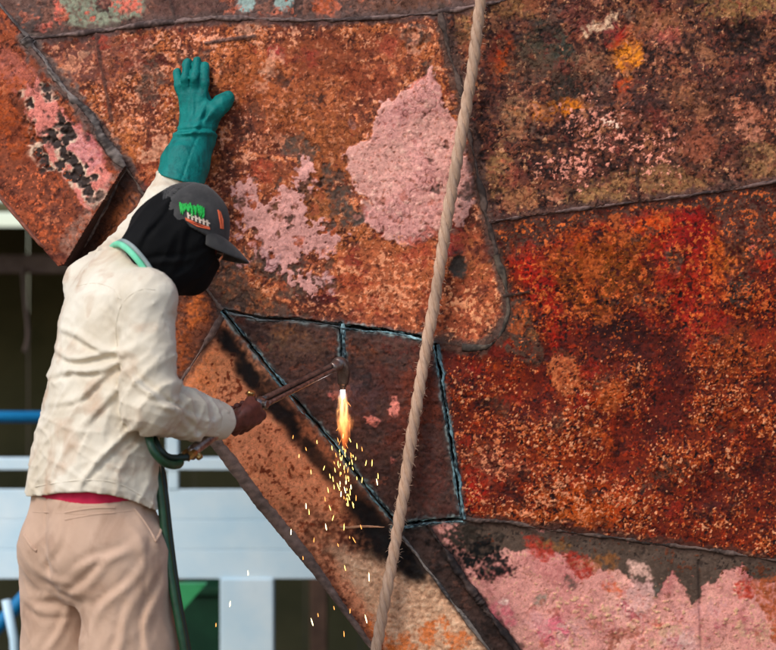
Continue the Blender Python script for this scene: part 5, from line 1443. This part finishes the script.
for k_ in range(3):
    ph = 2*np.pi*(-sl/LAY + k_/3 + .12*n2(sl*4, sl*0, 52))
    wob = 1 + .22*n2(sl*9, sl*0 + k_*2.2, 50)
    cpath = rpath + (.0064*wob)[:, None]*(np.cos(ph)[:, None]*nn_ + np.sin(ph)[:, None]*bb)
    sides = 10; ang = np.linspace(0, 2*np.pi, sides, endpoint=False)
    t2, n2_, b2_ = frames(cpath)
    rad = .0088*(1 + .14*n2(sl*14, sl*0 + k_*5.1, 51))
    Vr = cpath[:, None] + rad[:, None, None]*(np.cos(ang)[None,:,None]*n2_[:,None] + np.sin(ang)[None,:,None]*b2_[:,None])
    yarn = np.zeros((len(sl), sides, 3)); yarn[..., 0] = np.minimum(ang, 2*np.pi-ang)[None, :]*.16 + sl[:, None]*2.4; yarn[..., 1] = sl[:, None]*4 ; yarn[..., 2] = k_*3
    Fr = np.array([(i_*sides+j_, i_*sides+(j_+1)%sides, (i_+1)*sides+(j_+1)%sides, (i_+1)*sides+j_) for i_ in range(len(sl)-1) for j_ in range(sides)])
    mesh_obj('strand', Vr.reshape(-1,3), Fr, rope_mat, rope, True, None, {'yarn': yarn.reshape(-1,3)})
fv, ff = [], []
rf = np.random.default_rng(21)
for k_ in range(2200):
    i_ = rf.integers(40, 860); a_ = rf.random()*2*np.pi
    o_ = np.cos(a_)*nn_[i_] + np.sin(a_)*bb[i_]; s_ = rpath[i_] + o_*.0145
    d_ = o_*rf.uniform(.2,1) + tt[i_]*rf.normal()*1.0 + rf.normal(size=3)*.4; d_ /= np.linalg.norm(d_)
    L_ = rf.uniform(.004,.014); w_ = np.cross(d_, [.3,-1,.2]); w_ /= np.linalg.norm(w_); w_ *= .00035
    m_ = s_ + d_*L_*.5 + rf.normal(size=3)*.0012; e_ = s_ + d_*L_ + rf.normal(size=3)*.002
    b0 = len(fv); fv += [s_-w_, s_+w_, m_+w_, m_-w_, e_]; ff += [(b0,b0+1,b0+2,b0+3), (b0+3,b0+2,b0+4)]
fz = mesh_obj('loose_fibres', fv, ff, rope_mat, rope); fz['kind'] = 'stuff'

# ------------------------------------------------------------------ flame and sparks
nz = bend_end + ndir*.016
fl_end = P(345, 452, .452)
fpath = smooth_path([nz, P(342.5,400,.463), P(344,425,.460), fl_end], 20)
fm = bpy.data.materials.new('burning_gas'); fm.use_nodes = True; nt = fm.node_tree; N, L = nt.nodes, nt.links
for n_ in list(N): N.remove(n_)
out = N.new('ShaderNodeOutputMaterial'); em = N.new('ShaderNodeEmission'); L.new(em.outputs[0], out.inputs['Volume'])
tcf = N.new('ShaderNodeTexCoord')
mpf = N.new('ShaderNodeMapping'); L.new(tcf.outputs['Object'], mpf.inputs['Vector'])
sep = N.new('ShaderNodeSeparateXYZ'); L.new(mpf.outputs['Vector'], sep.inputs[0])
def mth(op, a, b=None):
    n_ = N.new('ShaderNodeMath'); n_.operation = op
    for k_, q_ in enumerate((a, b)):
        if q_ is None: continue
        if isinstance(q_, (int, float)): n_.inputs[k_].default_value = q_
        else: L.new(q_, n_.inputs[k_])
    return n_.outputs[0]
FLEN = float(np.linalg.norm(fl_end - nz))
nsf = N.new('ShaderNodeTexNoise'); nsf.inputs['Scale'].default_value = 120; nsf.inputs['Detail'].default_value = 3
mpn = N.new('ShaderNodeMapping'); mpn.inputs['Scale'].default_value = (1,1,.22); L.new(tcf.outputs['Object'], mpn.inputs['Vector']); L.new(mpn.outputs[0], nsf.inputs['Vector'])
tz = mth('DIVIDE', mth('MULTIPLY', sep.outputs['Z'], -1.0), FLEN)                 # 0 at the nozzle, 1 at the tip
r2 = mth('SQRT', mth('ADD', mth('MULTIPLY', sep.outputs['X'], sep.outputs['X']), mth('MULTIPLY', sep.outputs['Y'], sep.outputs['Y'])))
rad_r = N.new('ShaderNodeValToRGB'); L.new(tz, rad_r.inputs['Fac'])
els = rad_r.color_ramp.elements; els[0].position = 0; els[0].color = (.28,)*3 + (1,); els[1].position = 1; els[1].color = (.05,)*3 + (1,)
for p_, c_ in ((.2,.45), (.5,.75), (.75,.5)):
    e_ = els.new(p_); e_.color = (c_,)*3 + (1,)
rn = mth('DIVIDE', r2, mth('MULTIPLY', rad_r.outputs['Color'], .024))
rn = mth('ADD', rn, mth('MULTIPLY', mth('SUBTRACT', nsf.outputs['Fac'], .5), 3.4))
den = mth('MAXIMUM', mth('SUBTRACT', 1.0, rn), 0.0)
colr = N.new('ShaderNodeValToRGB'); L.new(tz, colr.inputs['Fac'])
els = colr.color_ramp.elements; els[0].position = 0; els[0].color = (.75,.85,1,1); els[1].position = 1; els[1].color = (1,.16,.02,1)
for p_, c_ in ((.06,(1,.85,.8,1)), (.14,(1,.50,.22,1)), (.5,(1,.34,.10,1)), (.8,(1,.22,.04,1))):
    e_ = els.new(p_); e_.color = c_
L.new(colr.outputs['Color'], em.inputs['Color'])
st_r = N.new('ShaderNodeValToRGB'); L.new(tz, st_r.inputs['Fac'])
els = st_r.color_ramp.elements; els[0].position = 0; els[0].color = (1,1,1,1); els[1].position = 1; els[1].color = (.15,.15,.15,1)
e_ = els.new(.35); e_.color = (.6,.6,.6,1)
L.new(mth('MULTIPLY', mth('MULTIPLY', den, st_r.outputs['Color']), 230.0), em.inputs['Strength'])
flame = empty('torch_flame', nz); tag(flame, 'bright orange flame jetting down from the torch nozzle', 'flame')
fz_ax = -(fl_end - nz)/FLEN
ang = np.linspace(0, 2*np.pi, 12, endpoint=False)
Vf = [(0,0,.001)]; Ff = []
lv = [(.0,.014), (-.15,.020), (-.5,.030), (-.8,.026), (-1.0,.012)]
for a_, r_ in lv: Vf += [(r_*math.cos(t_), r_*math.sin(t_), a_*FLEN) for t_ in ang]
Vf.append((0,0,-FLEN*1.02))
for j_ in range(12):
    Ff.append((0, 1+j_, 1+(j_+1)%12))
    for i_ in range(len(lv)-1): Ff.append((1+i_*12+j_, 1+(i_+1)*12+j_, 1+(i_+1)*12+(j_+1)%12, 1+i_*12+(j_+1)%12))
    Ff.append((len(Vf)-1, 1+(len(lv)-1)*12+(j_+1)%12, 1+(len(lv)-1)*12+j_))
me = bpy.data.meshes.new('plume'); me.from_pydata(Vf, [], Ff); me.materials.append(fm)
pl = bpy.data.objects.new('plume', me); COL.objects.link(pl); pl.parent = flame
flame.rotation_euler = Vector(fz_ax).to_track_quat('Z', 'Y').to_euler()
def emit_mat(name, c, s):
    m = bpy.data.materials.new(name); m.use_nodes = True; nt = m.node_tree; b = nt.nodes['Principled BSDF']
    b.inputs['Base Color'].default_value = (0,0,0,1); b.inputs['Emission Color'].default_value = c; b.inputs['Emission Strength'].default_value = s
    return m
white_hot = emit_mat('white_hot', (.85,.9,1,1), 14); spark_y = emit_mat('spark_yellow', (1,.66,.16,1), 2.6); spark_o = emit_mat('spark_orange', (1,.36,.08,1), 1.8); spark_w = emit_mat('spark_pale', (1,.82,.40,1), 3.5)
core = mesh_obj('flame_core', *tube_geo([nz, nz + (fl_end-nz)*.03, nz + (fl_end-nz)*.14], [.0060,.0056,.001], 10), white_hot)
core.parent = flame; core.matrix_parent_inverse = (__import__('mathutils').Matrix.Translation(Vector(nz)) @ flame.rotation_euler.to_matrix().to_4x4()).inverted()

def spark_mesh(mat, nm):
    v_, f_ = tube_geo([(0,0,-.5), (0,0,-.35), (0,0,.1), (0,0,.5)], [.02,.17,.2,.02], 6)
    me_ = bpy.data.meshes.new(nm); me_.from_pydata(v_.tolist(), [], f_); me_.materials.append(mat)
    me_.polygons.foreach_set('use_smooth', [True]*len(f_)); return me_
SM = [spark_mesh(spark_y, 'spark'), spark_mesh(spark_o, 'spark'), spark_mesh(spark_w, 'spark')]
SP = [(332,448,4,0), (317,442,3,0), (342,458,5,0), (338,463,4,0), (335,470,4,0), (352,462,5,0), (357,446,5,0), (366,463,5,0), (372,463,6,0), (377,482,6,2), (378,476,5,0), (362,480,5,0), (346,478,5,0), (340,484,5,2), (333,479,5,0), (330,476,4,0), (328,490,5,0),
      (338,486,6,0), (345,490,6,2), (350,492,6,0), (334,487,4,0), (324,468,4,0), (311,472,4,0), (306,449,3,1), (299,456,3,0), (293,437,3,1), (341,494,5,2), (349,497,6,0), (348,503,6,0), (353,505,6,0), (330,508,5,0), (306,506,5,2), (309,512,5,0), (291,532,5,2),
      (326,527,6,2), (344,527,6,0), (361,527,4,1), (354,540,6,1), (345,568,5,0), (369,577,8,2), (338,545,3,1), (314,540,4,1), (248,573,4,2), (230,604,5,2), (351,456,4,1), (362,449,4,1), (345,452,4,0), (348,470,5,1), (356,498,5,1), (340,474,4,1), (336,455,4,1),
      (351,487,4,2), (346,482,4,2), (325,499,4,1), (333,518,5,0), (303,558,3,1), (366,619,8,2), (334,608,3,1), (344,634,5,1), (312,622,7,2), (216,625,3,1), (350,611,4,1), (318,615,3,1), (343,436,4,0), (350,440,4,0), (338,440,4,1)]
for k_ in range(34):
    SP.append((344 + rf.normal()*7, 446 + abs(rf.normal())*30, 1.5 + rf.random()*2, int(rf.random() < .5)))
UNIQ = {(248,573): 'single pale spark in front of the wide white board', (230,604): 'single pale spark in front of the white post', (216,625): 'faint orange spark just left of the white post', (312,622): 'long pale spark against the dark gap right of the white post',
        (369,577): 'long pale spark beside the rope above the tan paint', (366,619): 'lowest long pale spark left of the rope over tan paint', (291,532): 'lone pale spark near the thick hull edge above the white board'}
for k_, (x, y, L_, c_) in enumerate(SP):
    dY = .452 - .0009*max(0, y - 450) + rf.normal()*.012
    if x < 300: dY -= .06
    p_ = P(x, y, dY)
    o = bpy.data.objects.new('spark', SM[c_]); COL.objects.link(o)
    o.location = Vector(p_); ln_ = (L_ + 1.0)/403
    o.scale = (.0068 if c_ == 2 else .0054, .0068 if c_ == 2 else .0054, ln_)
    o.rotation_euler = (0, R(rf.normal()*9 - 6 + .35*(x - 340)*-.2), 0)
    lab = UNIQ.get((x, y)) or ('tiny orange spark drifting below the torch flame', 'tiny yellow spark falling below the torch flame', 'small pale glowing spark streak below the torch flame')[(1, 0, 2)[c_]]
    tag(o, lab, 'spark', None if (x, y) in UNIQ else 'falling ' + ('yellow', 'orange', 'pale')[c_] + ' sparks')
for k_ in range(9):                                            # short needles thrown out round the flame
    a_ = rf.uniform(-1.0, 1.0); y = rf.uniform(402, 446); x = 344 + a_*rf.uniform(3, 10)
    o = bpy.data.objects.new('spark', SM[1]); COL.objects.link(o); o.location = Vector(P(x, y, .452 + rf.normal()*.006))
    o.scale = (.002, .002, rf.uniform(.008,.018)); o.rotation_euler = (0, -a_*R(40), 0)
    tag(o, 'hair-thin spark spraying out beside the torch flame', 'spark', 'needle sparks around the flame')

# ------------------------------------------------------------------ ground and the yard behind
gm = noise_mat('packed_earth', (92,76,62), (124,104,84), 3.0, .95, 0, .6, 25, .02, spec=.1)
g_ = 60; gx = np.concatenate([np.linspace(-600,-12,8), np.linspace(-10,14,g_), np.linspace(16,600,8)]); gy = np.concatenate([np.linspace(-600,-8,8), np.linspace(-6,12,g_*2), np.linspace(22,900,8)])
GX, GY = np.meshgrid(gx, gy, indexing='ij'); GZ = .015*n2(GX*1.3, GY*1.3, 60)*(np.abs(GX) < 12) - .016 - 1.2*sstep(1.0, 2.9, GY)
gi, gj = np.meshgrid(np.arange(len(gx)-1), np.arange(len(gy)-1), indexing='ij'); n_ = len(gy)
ground = mesh_obj('ground', np.stack([GX,GY,GZ], -1).reshape(-1,3), np.stack([gi*n_+gj, (gi+1)*n_+gj, (gi+1)*n_+gj+1, gi*n_+gj+1], -1).reshape(-1,4), gm)
tag(ground, kind='structure')

white_p = noise_mat('pale_blue_white_paint', (200,230,247), (224,242,251), 3, .55, 0, .2, 60, .003, c3=(196,220,234))
blue_p = noise_mat('blue_paint', (10,112,166), (30,130,184), 6, .45, 0, .2, 60, .002)
green_p = noise_mat('green_paint', (40,140,84), (64,164,104), 6, .5, 0, .2, 60, .002)
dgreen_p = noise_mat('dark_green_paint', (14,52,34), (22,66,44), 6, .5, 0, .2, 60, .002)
dark_w = noise_mat('dark_olive_sheet', (84,84,58), (104,100,70), 2, .8, 0, .3, 12, .02)
dark_b = noise_mat('weathered_timber', (58,42,34), (84,62,50), 6, .85, 0, .4, 60, .006)
grey_b = noise_mat('grey_timber', (96,80,74), (122,104,96), 6, .8, 0, .3, 60, .004)
BY = 4.0
def bx(x0, y0, x1, y1, Y, dpt):
    a_, b_ = P(x0, y0, Y), P(x1, y1, Y)
    return box_geo((a_[0]+b_[0])/2, Y + dpt/2, (a_[2]+b_[2])/2, abs(b_[0]-a_[0]), dpt, abs(b_[2]-a_[2]), .003)
def zy(z, Y):
    z = z - 1.2                                  # the yard behind lies lower than the worker's footing
    return 325 - (z - CAM_Z)*FPX/(Y - CAM_Y)
gy_ = zy(0, BY)
barrier = empty('white_barrier', P(100, gy_, BY)); tag(barrier, 'white painted barrier with wide board and top rail behind the worker', 'barrier')
for y0, y1 in ((489.5, 519.85), (520, 549.85), (550, 579)):
    mesh_obj('board', *bx(-420, y0, 460, y1, BY, .03), white_p, barrier, False)
mesh_obj('top_rail', *bx(-420, 458, 460, 470, BY - .01, .05), white_p, barrier, False)
for x0, x1 in ((220,273), (-160,-107), (400,452)):
    mesh_obj('post', *bx(x0, 579.3, x1, gy_, BY - .012, .10), white_p, barrier, False)
for x0, x1 in ((167,178), (-150,-139), (330,341)):
    mesh_obj('upright', *bx(x0, 470.3, x1, 489.2, BY - .005, .04), white_p, barrier, False)
mesh_obj('upright', *bx(166, 425, 178, 457.7, BY - .005, .04), white_p, barrier, False)
rail = empty('blue_handrail', P(-100, zy(0,4.6), 4.6)); tag(rail, 'blue painted pipe rail above the white barrier at left', 'handrail')
mesh_obj('rail', *tube_geo([P(-420,417,4.6), P(-100,417,4.6), P(110,417,4.6)], .028, 12), blue_p, rail)
mesh_obj('post', *tube_geo([P(100,412,4.6), P(100,zy(0,4.6),4.6)], .026, 12), blue_p, rail)
mesh_obj('post', *tube_geo([P(-200,412,4.6), P(-200,zy(0,4.6),4.6)], .026, 12), blue_p, rail)
o = mesh_obj('blue_pipe', *tube_geo([P(-160,800,3.6), P(-60,690,3.6), P(20,602,3.6), P(62,556,3.6)], .030, 12), blue_p); tag(o, 'blue pipe leaning diagonally below the white boards at left', 'pipe')
o = mesh_obj('white_pole', *tube_geo([P(6,600,3.3), P(14,640,3.3), P(24,zy(0,3.3),3.3)], .018, 12), white_p); tag(o, 'thin white pole under the blue pipe at left', 'pole')
gp = [P(150,584,3.4), P(206,584,3.4), P(150,648,3.4)]
gb = [q_ + np.array([0,.05,0]) for q_ in gp]
gr = empty('green_bracket', P(165, zy(0,3.4), 3.4)); tag(gr, 'bright green metal bracket beside the green hoses', 'bracket')
mesh_obj('gusset', gp+gb, [(0,2,1), (3,4,5), (0,1,4,3), (1,2,5,4), (2,0,3,5)], green_p, gr, False)
mesh_obj('leg', *bx(140, 640, 156, zy(0,3.4), 3.41, .05), green_p, gr, False)
dg_ = empty('dark_green_machine', P(210, zy(0,4.9), 4.9)); tag(dg_, 'dark green machine casing in shadow behind the white post', 'machine')
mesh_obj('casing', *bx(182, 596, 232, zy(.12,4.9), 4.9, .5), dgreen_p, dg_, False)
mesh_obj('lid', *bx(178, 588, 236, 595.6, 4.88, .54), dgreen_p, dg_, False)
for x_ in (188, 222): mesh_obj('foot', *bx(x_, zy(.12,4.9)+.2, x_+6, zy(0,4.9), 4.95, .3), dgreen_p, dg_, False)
# open shed with a low roof
shed = empty('dark_shed', (P(0,0,9)[0], 9.0, 0)); tag(shed, 'dark open shed with low roof behind the barrier', 'shed')
xl, xr = -7.0, 2.6
for k_ in range(24):
    x0 = xl + (xr-xl)*k_/24
    mesh_obj('wall_sheet', *box_geo(x0 + (xr-xl)/48, 9.0 + .012*(k_ % 2), .45, (xr-xl)/24 - .004, .02, 3.3, .003), dark_w, shed, False)
mesh_obj('side_wall', *box_geo(xl, 7.4, .45, .04, 3.3, 3.3, .003), dark_w, shed, False); mesh_obj('side_wall', *box_geo(xr, 7.4, .45, .04, 3.3, 3.3, .003), dark_w, shed, False)
zr = CAM_Z + (325-213)/FPX*(5.6-CAM_Y)
mesh_obj('roof', *dir_box(np.array([(xl+xr)/2, 5.6, zr + .03]), np.array([(xl+xr)/2, 9.4, zr + .30]), xr-xl+.5, .05, .006, (0,0,1)), dark_w, shed, False)
zb = CAM_Z + (325-264)/FPX*(6.4-CAM_Y)
mesh_obj('cross_beam', *box_geo((xl+xr)/2, 6.4, zb, xr-xl, .10, .11, .01), grey_b, shed, False)
for x_ in (-5.4, -3.6, -.4, 1.6): mesh_obj('column', *box_geo(x_, 6.4, (zr - 1.2)/2 + .02, .10, .10, zr + 1.3, .008), dark_b, shed, False)
o = mesh_obj('electric_cord', *tube_geo(smooth_path([P(22,266,6.3), P(25,300,6.3), P(28,335,6.3), P(24,352,6.3)], 20), .012, 8), grey_b); tag(o, 'grey cord hanging in the dark shed at left', 'cord')
for k_, (x0, y0, x1, Y, hh, lab) in enumerate(((276, 600, 330, 5.2, .8, 'brown timber block in shadow right of the white post'), (-60, 600, 24, 5.4, .8, 'brown timber block in shadow at the left edge'))):
    st = empty('timber_block', P((x0+x1)/2, zy(0,Y), Y)); tag(st, lab, 'timber')
    z0 = -1.2
    for j_ in range(4):
        a_, b_ = P(x0 - 30*(j_ % 2), 600, Y), P(x1 + 40 - 20*(j_ % 2), 600, Y)
        mesh_obj('plank', *box_geo((a_[0]+b_[0])/2, Y, z0 + hh/8, abs(b_[0]-a_[0]), .3, hh/4 - .008, .008), dark_b, st, False); z0 += hh/4
